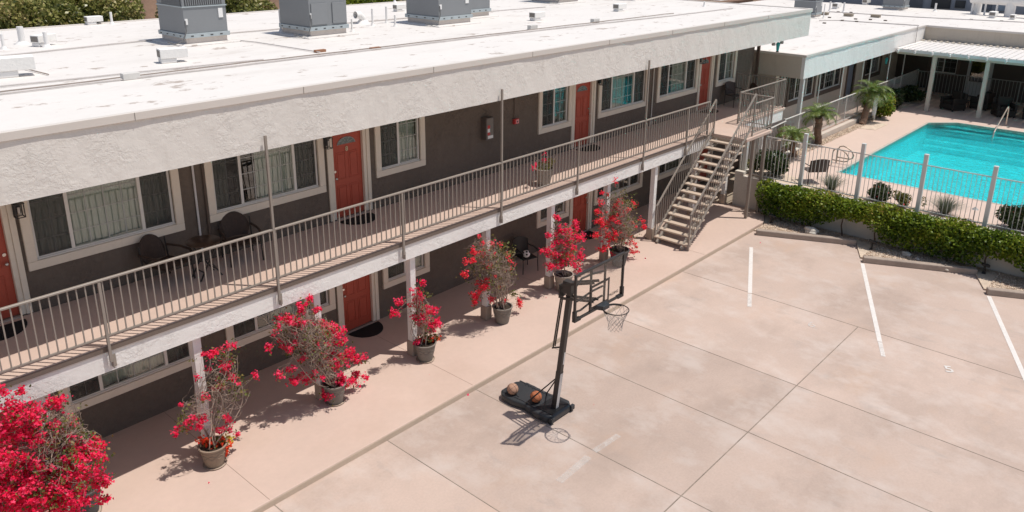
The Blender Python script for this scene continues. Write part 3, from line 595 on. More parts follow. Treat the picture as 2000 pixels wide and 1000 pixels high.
for y in (YA-0.07,YC+0.04):
    a=Vector((XS0+0.05,y,ZW+rise*0.6)); b=Vector((XS1+(0.0 if y>12 else 0.35),y,0)); b.z=a.z+slope*(b.x-a.x)
    hr=MB().bar(a+Vector((0,0,1.06)),b+Vector((0,0,1.06)),0.05,0.035).build('handrail',RAIL,st)
    MB().bar(a+Vector((0,0,0.08)),b+Vector((0,0,0.08)),0.05,0.05).build('bottom_rail',RAIL,st)
    n=26
    for k in range(1,n):
        p=a+(b-a)*k/n; MB().bar(p+Vector((0,0,0.1)),p+Vector((0,0,1.05)),0.015).build('baluster',RAIL,st)
    MB().bar((a.x,y,ZW),(a.x,y,a.z+1.05),0.045).build('post',RAIL,st); MB().bar((b.x,y,b.z-0.1),(b.x,y,b.z+1.05),0.045).build('post',RAIL,st)
# landing rails
railing('landing_railing','small taupe railing boxed around the landing at the top of the stairs','railing',
        [((24.45,11.2,ZF),(25.85,11.2,ZF),0.12,1.12),((25.85,11.2,ZF),(25.85,12.38,ZF),0.12,1.12)],
        [(24.45,11.2,ZF,4.2,0.045),(25.85,11.2,ZF,4.2,0.045),(25.85,12.42,ZF,4.2,0.05)],0,RAIL,maxb=60)
railing('end_railing','taupe balcony railing from landing to the far balcony end, turning back to the wall','railing',
        [((25.88,12.44,ZF),(29.6,12.44,ZF),0.10,1.12),((29.6,12.44,ZF),(29.6,14.45,ZF),0.10,1.12)],
        [(29.6,12.44,ZF-0.2,4.2,0.045),(29.6,14.42,ZF,4.2,0.045)],0,RAIL,maxb=60)
for i,(x,lab) in enumerate([(24.67,'tall brown steel post under the landing, nearer the stairs'),(25.55,'tall brown steel post under the landing, nearer the retaining wall')]):
    mb=MB(); mb.box(x-0.045,11.17,ZW-0.01,x+0.045,11.26,2.96); tag(mb.build('support_post',mat('taupe_post',(0.26,0.215,0.18),0.6)),lab,'post','landing support posts')

# ------------------------------------------------------------------ retaining wall, deck, pool
mb=MB(); mb.box(25.74,-14,-0.05,25.93,12.28,1.26); mb.box(25.935,12.08,-0.05,31.0,12.28,1.26)
mb.box(25.735,11.95,1.262,25.935,12.285,1.40)
tag(mb.build('retaining_wall',stucco('retaining_wall_stucco',(0.60,0.55,0.485),0.004),bevel=0.012),'low cream stucco wall holding up the pool deck behind the hedge','wall')
# deck with pool hole: prisms around
PX0,PX1,PY0,PY1=28.75,40.9,-3.0,9.78
mb=MB()
ck=1.0
outer=[(25.93,-14),(XI+2.3,-14),(XI+2.3,12.28),(25.93,12.28)]
def ringpts(x0,x1,y0,y1,c): return [(x0,y0),(x1,y0),(x1,y1-c),(x1-c,y1),(x0,y1)]
top=DECK
# deck top pieces
mb.prism([(25.94,-14),(PX0,-14),(PX0,12.07),(25.94,12.07)],0.9,top); 
mb.prism([(PX0,PY1),(PX1-ck,PY1),(PX1,PY1-ck),(48.9,PY1-ck),(48.9,12.07),(PX0,12.07)],0.9,top)
mb.prism([(PX1,-14),(48.9,-14),(48.9,PY1-ck),(PX1,PY1-ck)],0.9,top)
mb.prism([(PX0,-14),(PX1,-14),(PX1,PY0),(PX0,PY0)],0.9,top)
struct(mb.build('pool_deck',mat('deck_concrete',(0.60,0.46,0.385),0.85,var=0.06,vscale=0.5,vscale2=6,bump=0.001,bscale=80)))
# basin
mb=MB()
mb.add([(PX0,PY0,0.02),(PX1,PY0,0.02),(PX1,PY1,0.02),(PX0,PY1,0.02)],[(0,1,2,3)])
hull=[(PX0,PY0),(PX1,PY0),(PX1,PY1-ck),(PX1-ck,PY1),(PX0,PY1)]
n=len(hull)
hull0=hull; cxp=(PX0+PX1)/2; cyp=(PY0+PY1)/2
hull=[(x+(0.006 if x<cxp else -0.006), y+(0.006 if y<cyp else -0.006)) for x,y in hull0]
for i in range(n):
    a,b=hull[i],hull[(i+1)%n]; mb.add([(a[0],a[1],0.02),(b[0],b[1],0.02),(b[0],b[1],0.93),(a[0],a[1],0.93)],[(0,1,2,3)])
for k in range(4):   # broad steps at the far end
    mb.prism([(PX1-0.35*(k+1)-0.25,PY0+0.01),(PX1-0.01,PY0+0.01),(PX1-0.01,PY1-ck-0.02),(PX1-ck,PY1-0.05-0.25*0),(PX1-0.35*(k+1)-0.25,PY1-0.05)],0.03,0.86-0.2*k)
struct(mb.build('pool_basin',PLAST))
mb=MB()
for i in range(n):
    a,b=hull[i],hull[(i+1)%n]; mb.add([(a[0],a[1],0.93),(b[0],b[1],0.93),(b[0],b[1],1.2),(a[0],a[1],1.2)],[(0,1,2,3)])
struct(mb.build('pool_waterline_tile',TILE))
mb=MB(); mb.add([(x,y,1.09) for x,y in hull],[tuple(range(n))]); struct(mb.build('pool_water',WATER))
# coping : slightly raised darker lip round the pool
mb=MB(); 
for i in range(n):
    a=Vector((*hull[i],0)); b=Vector((*hull[(i+1)%n],0)); mb.bar((a.x,a.y,1.195),(b.x,b.y,1.195),0.10,0.03)
struct(mb.build('pool_coping',mat('coping_stone',(0.47,0.42,0.36),0.8),bevel=0.01))
# wing walkway + gravel strip
mb=MB(); mb.box(31.0,12.30,-0.05,48.9,16.5,1.36); struct(mb.build('wing_walkway',FLOOR))
mb=MB(); mb.box(31.0,12.10,-0.05,46.9,12.295,1.42); struct(mb.build('wing_kerb',mat('kerb_cream',(0.56,0.48,0.41),0.85)))
mb=MB(); mb.prism([(28.6,11.75),(39.9,11.65),(39.9,11.75),(46.8,11.4),(46.8,12.06),(28.6,12.06)],1.19,1.215); mb.prism([(36.6,11.0),(38.2,11.0),(38.4,11.7),(36.4,11.7)],1.19,1.213); struct(mb.build('planting_strip',GRAVEL))
o=pebbles('gravel',28.6,46.8,11.68,12.06,1.216,9000,0.04); o['label']='pinkish gravel strip along the wing fence below the palms'
mb=MB(); mb.prism([(25.95,-3),(26.5,-3),(26.5,9.4),(27.3,11.2),(27.3,12.0),(25.95,12.0)],1.19,1.21); struct(mb.build('planting_bed',GRAVEL))
o=pebbles('gravel',25.97,26.48,-1,9.3,1.212,5000,0.04); o['label']='gravel bed inside the white pool fence'

# pool fence (white)
pf=thing('pool_fence','white steel pool fence with thick square posts above the hedge wall','fence',(25.84,8,1.26))
FP=[11.85,9.93,8.05,6.19,4.32,2.45,0.58,-1.3]
for i,y in enumerate(FP[1:]):
    mb=MB(); mb.box(25.78,y-0.058,1.26,25.90,y+0.058,3.12); p=mb.build('post',POSTW,pf,bevel=0.006)
    mb=MB(); mb.box(25.775,y-0.063,3.122,25.905,y+0.063,3.14); mb.build('post_cap',POSTW,p,bevel=0.004,seg=1)
mb=MB(); mb.box(26.1,12.09,1.262,26.24,12.23,2.962); mb.build('post',POSTW,pf,bevel=0.006)
for i in range(len(FP)-1):
    a,b=FP[i]-0.06,FP[i+1]+0.06
    MB().bar((25.84,a,2.80),(25.84,b,2.80),0.032,0.03).build('top_rail',RAILW,pf); MB().bar((25.84,a,1.37),(25.84,b,1.37),0.032,0.03).build('bottom_rail',RAILW,pf)
nb=0
for i in range(len(FP)-1):
    a,b=FP[i]-0.06,FP[i+1]+0.06
    for k in range(1,14):
        y=a+(b-a)*k/14
        if nb<100 and y>-1.5: MB().bar((25.84,y,1.38),(25.84,y,2.79),0.015).build('baluster',RAILW,pf); nb+=1
# wing fence
railing('walkway_fence','long white steel fence along the raised walkway behind the palms','fence',
        [((29.9,12.40,1.42),(46.9,12.40,1.42),0.06,1.15),((26.3,12.36,1.15),(29.9,12.36,1.30),0.06,1.22)],
        [(x,12.42,1.42,2.6,0.05) for x in (29.9,33.2,36.5,39.8,43.1)]+[(26.3,12.38,1.2,2.5,0.05)],0,RAILW,spacing=0.135,bal=0.015,maxb=95)

# ------------------------------------------------------------------ wing building
wg=thing('single_storey_wing','low flat-roofed wing wrapping the pool with white roof and pale stucco fascia','building',(40,16,1.3))
mb=MB(); mb.prism([(WX0+0.03,12.45),(XI+0.05,12.45),(XI+0.05,-14),(XFAR,-14),(XFAR,26),(WX0+0.03,26)],4.7,4.9); mb.build('roof',ROOFW,wg)
mb=MB(); mb.box(WX0-0.02,12.368,4.83,XI+0.02,12.47,WINGR); mb.box(WX0-0.02,12.475,4.83,WX0+0.1,26,WINGR); mb.box(XI-0.06,-14,4.83,XI+0.07,12.34,WINGR); mb.build('roof_flashing',FLASH,wg,bevel=0.006)
mb=wavy(WX0,XI,3.98,4.828,12.40); mb.build('fascia',ST_BEAM,wg)
mb=MB(); mb.box(WX0,12.545,3.98,WX0+0.14,25.9,4.828); mb.build('fascia',ST_BEIGE,wg)
mb=MB(); mb.box(XI,-14,3.98,XI+0.14,12.395,4.828); mb.build('fascia',ST_BEIGE,wg)
mb=MB(); mb.box(WX0+0.145,12.545,4.0,XI+0.145,25.8,4.05); mb.box(XI+0.15,-13.9,4.0,XFAR-0.1,25.8,4.05); mb.build('roof_soffit',ST_LIGHT,wg)
YWG=14.0
ww=[(33.75,36.45,(34.5,35.75)),(37.2,39.8,(37.9,39.1)),(43.2,45.4,(44.2,))]
wh=[(a,b,2.45,3.75) for a,b,_ in ww]+[(40.75,41.65,1.38,3.45),(32.75,33.3,2.3,3.7)]
mb=MB(); wall_grid(mb,32.3,48.9,1.0,3.98,wh,YWG,YWG+0.15); mb.box(32.3,YWG+0.155,1.0,32.45,25.5,3.98); mb.build('wall',ST_BEIGE,wg)
for a,b,m_ in ww: make_window(wg,a,b,m_,2.45,3.75,YWG,'none',trimw=0.2,trimm=BROWNT,rows=4)
make_window(wg,32.75,33.3,(),2.3,3.7,YWG,'none',trimw=0.12,trimm=BROWNT)
mb=MB(); mb.box(40.76,YWG+0.05,1.38,41.64,YWG+0.09,3.44); d=mb.build('door',BLUEDOOR,wg); mb=MB()
mb.box(40.6,YWG-0.04,1.37,40.75,YWG+0.05,3.6); mb.box(41.65,YWG-0.04,1.37,41.8,YWG+0.05,3.6); mb.build('door_frame',BROWNT,d)
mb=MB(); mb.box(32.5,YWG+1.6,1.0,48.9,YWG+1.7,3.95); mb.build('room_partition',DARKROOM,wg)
XB=48.4
mb=MB(); wall_grid(mb,-14,13.99,1.0,3.98,[(9.3,10.2,1.25,3.4),(10.9,12.2,2.3,3.5),(5.6,7.6,2.3,3.5)],XB,XB+0.15,axis='x'); mb.build('wall',stucco('shaded_patio_stucco',(0.085,0.07,0.06),0.004),wg)  # wall colour darkened to carry the deep shade under the patio cover
make_window(wg,10.9,12.2,(11.55,),2.3,3.5,XB,'none',trimm=BROWNT,ax='x'); make_window(wg,5.6,7.6,(6.6,),2.3,3.5,XB,'none',trimm=BROWNT,ax='x')
mb=MB(); mb.box(XB+0.06,9.32,1.25,XB+0.09,10.18,3.4); d=mb.build('glass_door',GLASS,wg); mb=MB(); mb.box(XB-0.03,9.15,1.25,XB+0.1,9.3,3.55); mb.box(XB-0.03,10.2,1.25,XB+0.1,10.35,3.55); mb.box(XB-0.03,9.3,3.4,XB+0.1,10.2,3.55); mb.box(XB-0.03,9.3,1.25,XB+0.1,10.2,2.0); mb.build('door_frame',mat('pale_door_frame',(0.5,0.5,0.5),0.6),d)
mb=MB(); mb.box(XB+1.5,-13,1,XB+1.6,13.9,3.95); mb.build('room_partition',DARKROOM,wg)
mb=MB(); mb.box(31.32,12.42,1.0,31.47,12.57,3.975); mb.build('corner_post',POSTW,wg)
for x in (33.23,35.8,38.33,39.36,42.06,44.44): MB().tube([(x,12.50,1.36),(x,12.50,3.978)],0.028,8).build('thin_post',RAILW,wg,smooth=True)

# patio cover
pc=thing('patio_cover','white ribbed aluminium patio cover with rafter tails on square cream posts','patio cover',(44.5,6,1.2))
XP=42.25
mb=MB(); y=12.36; 
while y>-9: 
    mb.box(XP+0.05,y-0.27,4.135,XI-0.03,y,4.15); mb.box(XP+0.05,y-0.285,4.15,XI-0.35,y-0.255,4.185); y-=0.29
mb.build('roof_panel',PATIO,pc)
mb=MB(); y=12.3; k=0
while y>-9: 
    mb.box(XI-0.62,y-0.04,4.152,XI-0.03,y+0.04,4.20); y-=0.29; k+=1
mb.build('rear_blocking',BEAMC,pc)
mb=MB(); y=12.28
while y>-9:
    mb.box(XI-0.60,y-0.20,4.151,XI-0.40,y-0.03,4.156); y-=0.29
mb.build('rear_gap_shade',ACD,pc)  # dark plates on the closed panel, painted in for shaded gaps
mb=MB(); y=12.2
while y>-9: 
    mb.bar((XP-0.26,y,4.06),(XI-0.02,y,4.06),0.06,0.12); y-=0.78
mb.build('rafter',PATIO,pc)
mb=MB(); mb.box(XP+0.28,-9,3.86,XP+0.46,12.36,4.005); mb.build('beam',BEAMC,pc)
mb=MB(); mb.box(XP,-9,4.0,XP+0.04,12.36,4.13); mb.build('front_gutter',PATIO,pc)
for y in (12.9-0.6,10.6,8.3,6.0,3.7,1.4): MB().box(XP+0.28,y-0.09,1.2,XP+0.46,y+0.09,3.858).build('post',BEAMC,pc,bevel=0.01) if y<12 else None
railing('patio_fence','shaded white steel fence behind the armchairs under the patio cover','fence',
        [((46.6,12.3,1.2),(46.6,3.0,1.2),0.2,1.35)],[(46.6,y,1.2,2.55,0.05) for y in (12.3,9.9,7.5,5.1)],0,mat('shaded_fence_paint',(0.28,0.27,0.25),0.6),spacing=0.16,bal=0.02,maxb=80)  # darker copy of the white fence paint, with the patio shade put in
# armchairs
def armchair(loc,label,rz,cm):
    r=thing('wicker_armchair',label,'armchair',loc,'wicker armchairs under the patio cover')
    def lb(mb,n,m,**k): o=mb.build(n,m,None,**k); o.parent=r; return o
    lb(MB().box(-0.42,-0.42,0.06,0.42,0.42,0.34),'seat_base',WICKD,bevel=0.03)
    lb(MB().box(-0.30,-0.36,0.342,0.30,0.25,0.47),'seat_cushion',cm,bevel=0.04,seg=3)
    lb(MB().box(-0.42,0.28,0.342,0.42,0.42,0.86),'backrest',WICKD,bevel=0.04); lb(MB().box(-0.29,0.12,0.472,0.29,0.27,0.92),'back_cushion',cm,bevel=0.05,seg=3)
    for s in (-1,1): lb(MB().box(s*0.32,-0.42,0.342,s*0.44,0.275,0.62),'armrest',WICKD,bevel=0.03)
    for sx in (-1,1):
        for sy in (-1,1): lb(MB().box(sx*0.36-0.03,sy*0.36-0.03,0,sx*0.36+0.03,sy*0.36+0.03,0.06),'leg',BLACKM)
    r.matrix_basis=Matrix.Translation(Vector(loc))@Matrix.Rotation(rz,4,'Z'); return r
armchair((43.9,9.75,1.2),'dark wicker armchair between the two patio posts',R(-120),WICKD)
armchair((45.2,8.75,1.2),'dark wicker armchair behind the second patio post',R(170),BLACKM)
armchair((44.0,7.55,1.2),'dark wicker armchair just right of the second patio post',R(-60),WICKD)
armchair((44.2,6.3,1.2),'wicker armchair with navy cushions at the right edge under the cover',R(-90),NAVY)
t=thing('patio_table','low dark wicker table in the middle of the patio armchairs','table',(44.9,9.6,1.2)); MB().box(44.6,9.3,1.5,45.2,9.9,1.55).build('table_top',BLACKM,t)
for sx in (-1,1):
    for sy in (-1,1): MB().box(44.9+sx*0.26-0.02,9.6+sy*0.26-0.02,1.2,44.9+sx*0.26+0.02,9.6+sy*0.26+0.02,1.499).build('leg',BLACKM,t)

# pool furniture
def tubeobj(name,pts,r,m,label,cat,group=None):
    o=MB().tube(pts,r,10).build(name,m,smooth=True); return tag(o,label,cat,group)
def arc(c,r,a0,a1,n,plane='xz',y=0): return [(c[0]+r*math.cos(a0+(a1-a0)*i/n), y, c[1]+r*math.sin(a0+(a1-a0)*i/n)) for i in range(n+1)]
gr=thing('pool_ladder','pair of curved bronze-coloured grab rails at the near corner of the pool','pool ladder',(29.9,10.1,1.2))
for k,(X) in enumerate((29.55,30.05)):
    P_=[(X,10.28,1.2),(X,10.28,1.72),(X,10.22,1.84),(X,10.1,1.88),(X,9.95,1.84),(X,9.78,1.74),(X,9.68,1.60),(X,9.70,1.47),(X,9.82,1.42),(X,10.05,1.42),(X,10.27,1.42)]
    MB().tube(P_,0.022,8).build('grab_rail',mat('bronze_rail',(0.32,0.25,0.19),0.35,metal=0.5),gr,smooth=True)
tubeobj('pool_handrail',[(39.3,6.95,0.9),(39.4,6.95,1.3),(41.35,6.95,2.12),(41.55,6.95,2.1),(41.62,6.95,1.95),(41.75,6.95,1.2)],0.028,mat('polished_rail',(0.75,0.62,0.52),0.25,metal=0.6),'polished steel handrail rising from the far pool steps','handrail')
# deck chair
def mesh_chair(loc,rz,label,name='metal_chair',m=CHAIRB,cat='chair',group=None,shape='square'):
    r=thing(name,label,cat,loc,group)
    def lb(mb,n,mm,**k): o=mb.build(n,mm,None,**k); o.parent=r; return o
    mb=MB(); n=10; top=[]
    for i in range(n+1):
        u=-1+2*i/n; x=0.25*u; zt=0.84+0.07*(1-u*u) if shape!='round' else 0.55+0.42*math.sqrt(max(0,1-(u*0.98)**2)); yb=0.26-0.06*(1-u*u)*-1
        top.append((x,yb+0.06,zt,x*(0.9 if shape!='round' else 0.75),yb-0.02,0.44))
    v=[]; 
    for t_ in top: v+= [(t_[0],t_[1],t_[2]),(t_[3],t_[4],t_[5]),(t_[0],t_[1]+0.02,t_[2]),(t_[3],t_[4]+0.02,t_[5])]
    f=[]
    for i in range(n): a=4*i; b=a+4; f+=[(a,b,b+1,a+1),(a+2,a+3,b+3,b+2),(a,a+2,b+2,b),(a+1,b+1,b+3,a+3)]
    f+=[(0,1,3,2),(4*n,4*n+2,4*n+3,4*n+1)]; mb.add(v,f); lb(mb,'backrest',m)
    lb(MB().box(-0.24,-0.25,0.41,0.24,0.24,0.44),'seat',m,bevel=0.015)
    for s in (-1,1):
        lb(MB().tube([(s*0.26,0.29,0.66),(s*0.28,0.0,0.67),(s*0.275,-0.2,0.64),(s*0.26,-0.24,0.6)],0.016 if shape!='round' else 0.022,8),'armrest',m,smooth=True)
        lb(MB().tube([(s*0.26,-0.24,0.61),(s*0.25,-0.24,0.3),(s*0.26,-0.25,0)],0.013,8),'leg',BLACKM,smooth=True)
        lb(MB().tube([(s*0.25,0.30,0.84),(s*0.25,0.26,0.42),(s*0.25,0.28,0)],0.013,8),'leg',BLACKM,smooth=True)
    r.matrix_basis=Matrix.Translation(Vector(loc))@Matrix.Rotation(rz,4,'Z'); return r
mesh_chair((26.95,9.95,1.2),R(140),'brown sling-back chair on the pool deck seen from behind through the fence').scale=(1.35,1.2,1.05)
# path light, spotlights
pl=thing('path_light','small mushroom-cap path light by the fence near the right edge','path light',(26.45,4.75,1.2))
MB().tube([(26.45,4.75,1.2),(26.45,4.75,1.56)],0.012).build('stem',BROWNT,pl); MB().lathe([(0.10,0),(0.03,0.06),(0.01,0.08)],(26.45,4.75,1.56),16).build('cap',mat('pewter',(0.35,0.34,0.33),0.4),pl,smooth=True)
for (x,y,lab) in [(25.05,10.45,'black spotlight on a stub where walkway meets gravel bed'),(24.93,7.08,'black spotlight in the gravel behind the gap between kerb stops'),(25.3,4.0,'black spotlight under the hedge near the right kerb stop')]:
    s_=thing('spotlight',lab,'spotlight',(x,y,0.05),'black spotlights aimed at the hedge')
    MB().tube([(x,y,0.03),(x,y,0.26)],0.03,10).build('stem',BLACKM,s_); MB().bar((x-0.05,y+0.08,0.34),(x+0.05,y-0.10,0.29),0.12,0.08).build('lamp_head',BLACKM,s_,bevel=0.015)
    MB().box(x-0.05,y-0.05,0.03,x+0.05,y+0.05,0.075).build('base',BLACKM,s_,bevel=0.01)
def boulder(x,y,z,rx,ry,rz_,lab):
    bm_=MB().sphere((0,0,0),1.0,16,10); V=[]
    for v in bm_.v:
        k=1+0.22*math.sin(3.1*v[0]+2*v[1]+x)+0.15*math.sin(5*v[2]+3*v[0]+y*2)
        V.append((x+v[0]*rx*k,y+v[1]*ry*k,z+v[2]*rz_*k))
    bm_.v=V; tag(bm_.build('boulder',BEDROCK,smooth=False),lab,'rock','rocks in the gravel bed')
boulder(24.95,9.0,0.14,0.16,0.22,0.15,'large pale boulder in the gravel under the left part of the hedge')
boulder(25.2,6.1,0.08,0.09,0.14,0.08,'flat pale stone at the foot of the hedge wall'); boulder(25.05,5.75,0.06,0.05,0.07,0.05,'small pale stone just right of the flat one')
boulder(24.8,4.9,0.07,0.06,0.09,0.06,'small grey stone on the gravel near the right kerb stop')

# ------------------------------------------------------------------ hedge
def blobpoints(n, ells, shell=0.55):
    """points in union of ellipsoids, biased to the shell"""
    vol=np.array([e[3]*e[4]*e[5] for e in ells])**0.75; ix=rng.choice(len(ells),n,p=vol/vol.sum()); E_=np.array(ells)[ix]
    d=rng.normal(size=(n,3)); d/=np.linalg.norm(d,axis=1)[:,None]; r=(shell+(1-shell)*rng.random(n)**0.6)
    return E_[:,:3]+d*E_[:,3:6]*r[:,None]
hd=thing('hedge','long clipped green hedge spilling over the cream wall below the pool fence','hedge',(25.4,5,0.05))
ells=[]
y=10.85
while y>-3.5:
    low=0.55+0.25*math.sin(y*1.7)+0.12*math.sin(y*4.1+1)
    b1=0.07*math.sin(y*2.9)+0.05*math.sin(y*6.3+2); ells.append((25.43+b1*0.5,y,1.12+b1*0.6,0.38,0.42,0.30)); ells.append((25.34-b1,y,0.92-b1,0.30,0.40,0.36+0.14*math.sin(y*2.3)))
    if math.sin(y*1.25+0.9)>-0.25: ells.append((25.38,y,0.52,0.26,0.30,0.36))
    y-=0.27
P_=blobpoints(44000,ells,0.6); P_=P_[(P_[:,0]<25.9)&(P_[:,2]>0.08)]
nz=np.sin(P_[:,1]*3.1+P_[:,2]*4)*0.12+np.sin(P_[:,1]*0.9+1)*0.08
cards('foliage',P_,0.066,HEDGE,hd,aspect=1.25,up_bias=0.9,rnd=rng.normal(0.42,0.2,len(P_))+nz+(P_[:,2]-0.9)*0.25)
mb=MB(); mb.box(25.36,-3.4,0.80,25.66,10.7,1.16); mb.build('dark_core',SHRUB,hd)  # solid dark box that stands in for the shade inside the hedge
for k in range(14): 
    y=10.3-k*1.05; MB().tube([(25.5,y,0.03),(25.45,y+0.06,0.4),(25.35,y,0.8)],[0.03,0.022,0.015],6).build('trunk',TWIGD,hd)

# ------------------------------------------------------------------ shrubs, agaves, palms
def shrub(name,label,c,r,h,n,m,size,flowers=None,cat='shrub',group=None):
    t=thing(name,label,cat,c,group); c=Vector(c)
    es=[(c.x+rng.normal()*r*0.45,c.y+rng.normal()*r*0.45,c.z+h*rng.uniform(0.4,0.75),r*0.5,r*0.5,h*0.32) for _ in range(9)]+[(c.x,c.y,c.z+h*0.45,r*0.75,r*0.75,h*0.42)]
    P_=blobpoints(n,es,0.4); P_=P_[P_[:,2]>c.z+0.02]; cards('foliage',P_,size,m,t,aspect=1.5,up_bias=0.5)
    mb=MB()
    for _ in range(9):
        a=rng.uniform(0,6.28); mb.tube([c,c+Vector((math.cos(a)*r*0.3,math.sin(a)*r*0.3,h*0.4)),c+Vector((math.cos(a)*r*0.7,math.sin(a)*r*0.7,h*0.8))],[0.012,0.009,0.005],5)
    mb.build('stems',TWIGD,t)
    if flowers: cards('flowers',blobpoints(flowers,es,0.9),0.06,BRACTR,t)
    return t
shrub('rose_bush','large dark shrub with small red blooms behind the fence by the stairs',(26.75,11.2,1.2),0.62,1.0,5200,SHRUB,0.055,14)
shrub('rose_bush','dark shrub with red blooms right behind the second pool fence post',(26.4,7.45,1.2),0.40,0.55,2200,SHRUB,0.05,16)
shrub('rose_bush','sparser shrub with pale leaves between second and third fence posts',(26.35,6.75,1.2),0.30,0.48,900,LEAFG,0.05,8)
shrub('rose_bush','dark shrub with red blooms at the right edge behind the pool fence',(26.55,3.6,1.2),0.6,0.75,4000,SHRUB,0.055,26)
shrub('rose_bush','small leafy shrub beside the tall white post at the end of the wall',(26.5,11.95,1.2),0.25,0.5,500,LEAFG,0.05,0)
def grass_tuft(label,c,r,h,n):
    t=thing('grass_tuft',label,'ornamental grass',c,'grey-green grass tufts by the pool fence'); c=Vector(c); V=[];Fc=[];rn=[]
    for i in range(n):
        a=rng.uniform(0,6.283); lean=rng.uniform(0.15,1.0); L_=h*rng.uniform(0.7,1.1); d=Vector((math.cos(a),math.sin(a),0)); s_=Vector((-d.y,d.x,0))*0.007
        p0=c+d*0.04; prev=None
        for k in range(5):
            u=k/4; p=p0+d*(r*lean*u*(0.6+0.5*u))+Vector((0,0,L_*(u-0.35*lean*u*u))); ww_=s_*(1-0.8*u); o=len(V); V+= [p-ww_,p+ww_]
            if k: Fc.append((o-2,o-1,o+1,o)); rn.append(rng.random())
    me=bpy.data.meshes.new('blades'); me.from_pydata([tuple(v) for v in V],[],Fc); a_=me.attributes.new('rnd','FLOAT','FACE'); a_.data.foreach_set('value',rn); me.materials.append(GREYG)
    o=bpy.data.objects.new('blades',me); col.objects.link(o); o.parent=t; o.matrix_parent_inverse=t.matrix_basis.inverted()
grass_tuft('grey-green grass tuft between the first two thick fence posts',(26.35,9.05,1.2),0.55,0.62,520)
grass_tuft('grey-green grass tuft between the third and fourth fence posts',(26.4,5.55,1.2),0.62,0.62,620)
def palm(label,base,topc,nf,L_,trunk_r):
    t=thing('pygmy_palm',label,'palm tree',base,'small palms along the walkway fence'); b=Vector(base); c=Vector(topc)
    n=12; pts=[b+(c-b)*(i/n)+Vector((0.06*math.sin(i*0.8),0,0)) for i in range(n+1)]
    MB().tube(pts,[trunk_r*(1.15+0.12*(i%2)) for i in range(n+1)],10).build('trunk',mat('palm_trunk',(0.20,0.125,0.085),0.95,var=0.4,vscale=12,vscale2=40,bump=0.03,bscale=25),t)
    P0=[];D0=[];V=[];Fc=[];rn=[]; mb=MB()
    for i in range(nf):
        a=2.4*i+rng.normal()*0.2; e0=R(rng.uniform(15,85)); l=L_*rng.uniform(0.8,1.15); d=Vector((math.cos(a),math.sin(a),0)); p=c.copy(); e=e0; Q=[p.copy()]
        for k in range(14):
            p=p+(d*math.cos(e)+Vector((0,0,math.sin(e))))*l/14; e-=R(4.5+1.1*k*0.5); Q.append(p.copy())
        mb.tube(Q,[0.010]+[0.007]*13+[0.003],4,cap=False)
        for k in range(2,15):
            for sub in (0,0.5):
                if k+sub>14: continue
                q=Q[k] if sub==0 else (Q[k]+Q[min(k+1,14)])/2; tan=(Q[min(k+1,14)]-Q[k-1]).normalized(); side=tan.cross(Vector((0,0,1))).normalized(); ll=0.26*L_*math.sin(math.pi*(0.12+0.82*k/15))*1.2
                for s in (-1,1):
                    tip=q+side*s*ll*0.75+tan*ll*0.75-Vector((0,0,ll*rng.uniform(0.0,0.45))); m_=(q+tip)/2+Vector((0,0,ll*0.06)); wv=tan*0.010; o=len(V)
                    V+=[q-wv,q+wv,m_+wv,m_-wv,tip]; Fc+=[(o,o+1,o+2,o+3),(o+3,o+2,o+4)]; r_=rng.random(); rn+=[r_,r_]
    mb.build('frond_stems',PALML,t)
    me=bpy.data.meshes.new('fronds'); me.from_pydata([tuple(v) for v in V],[],Fc); a_=me.attributes.new('rnd','FLOAT','FACE'); a_.data.foreach_set('value',rn); me.materials.append(PALML)
    o=bpy.data.objects.new('fronds',me); col.objects.link(o); o.parent=t; o.matrix_parent_inverse=t.matrix_basis.inverted()
palm('tallest leaning small palm near the patio cover, beside the towel',(37.25,11.85,1.2),(38.25,11.9,2.45),40,1.05,0.13)
palm('middle small palm growing in front of the white walkway fence',(32.3,11.9,1.2),(32.15,11.95,2.35),32,0.85,0.12)
palm('shortest small palm nearest the stairs, its trunk behind fence bars',(29.6,11.8,1.2),(29.5,11.8,2.0),30,0.8,0.10)
shrub('leafy_bush','bright green bush just right of the tallest palm',(39.3,11.75,1.2),0.55,1.25,3200,HEDGE,0.09)
shrub('leafy_bush','dark green bush in shade left of the first patio post',(42.0,12.0,1.2),0.6,1.0,2200,SHRUB,0.09)
shrub('leafy_bush','low dark bush behind the first patio post',(44.2,12.0,1.2),0.6,0.9,1800,SHRUB,0.09)
mb=MB(); n=14
V=[]
for i in range(n+1):
    u=i/n
    for j in range(6):
        v=j/5; V.append((38.15+0.5*u*(1-0.25*v),11.72+0.05*math.sin(u*14+v*2),2.45-0.95*v-0.25*u*v))
mb.add(V,[(i*6+j,(i+1)*6+j,(i+1)*6+j+1,i*6+j+1) for i in range(n) for j in range(5)])
tw=mb.build('towel',CLOTHW,smooth=True); sd=tw.modifiers.new('s','SOLIDIFY'); sd.thickness=0.006; tag(tw,'white towel with blue and yellow print hanging beside the tallest palm','towel')

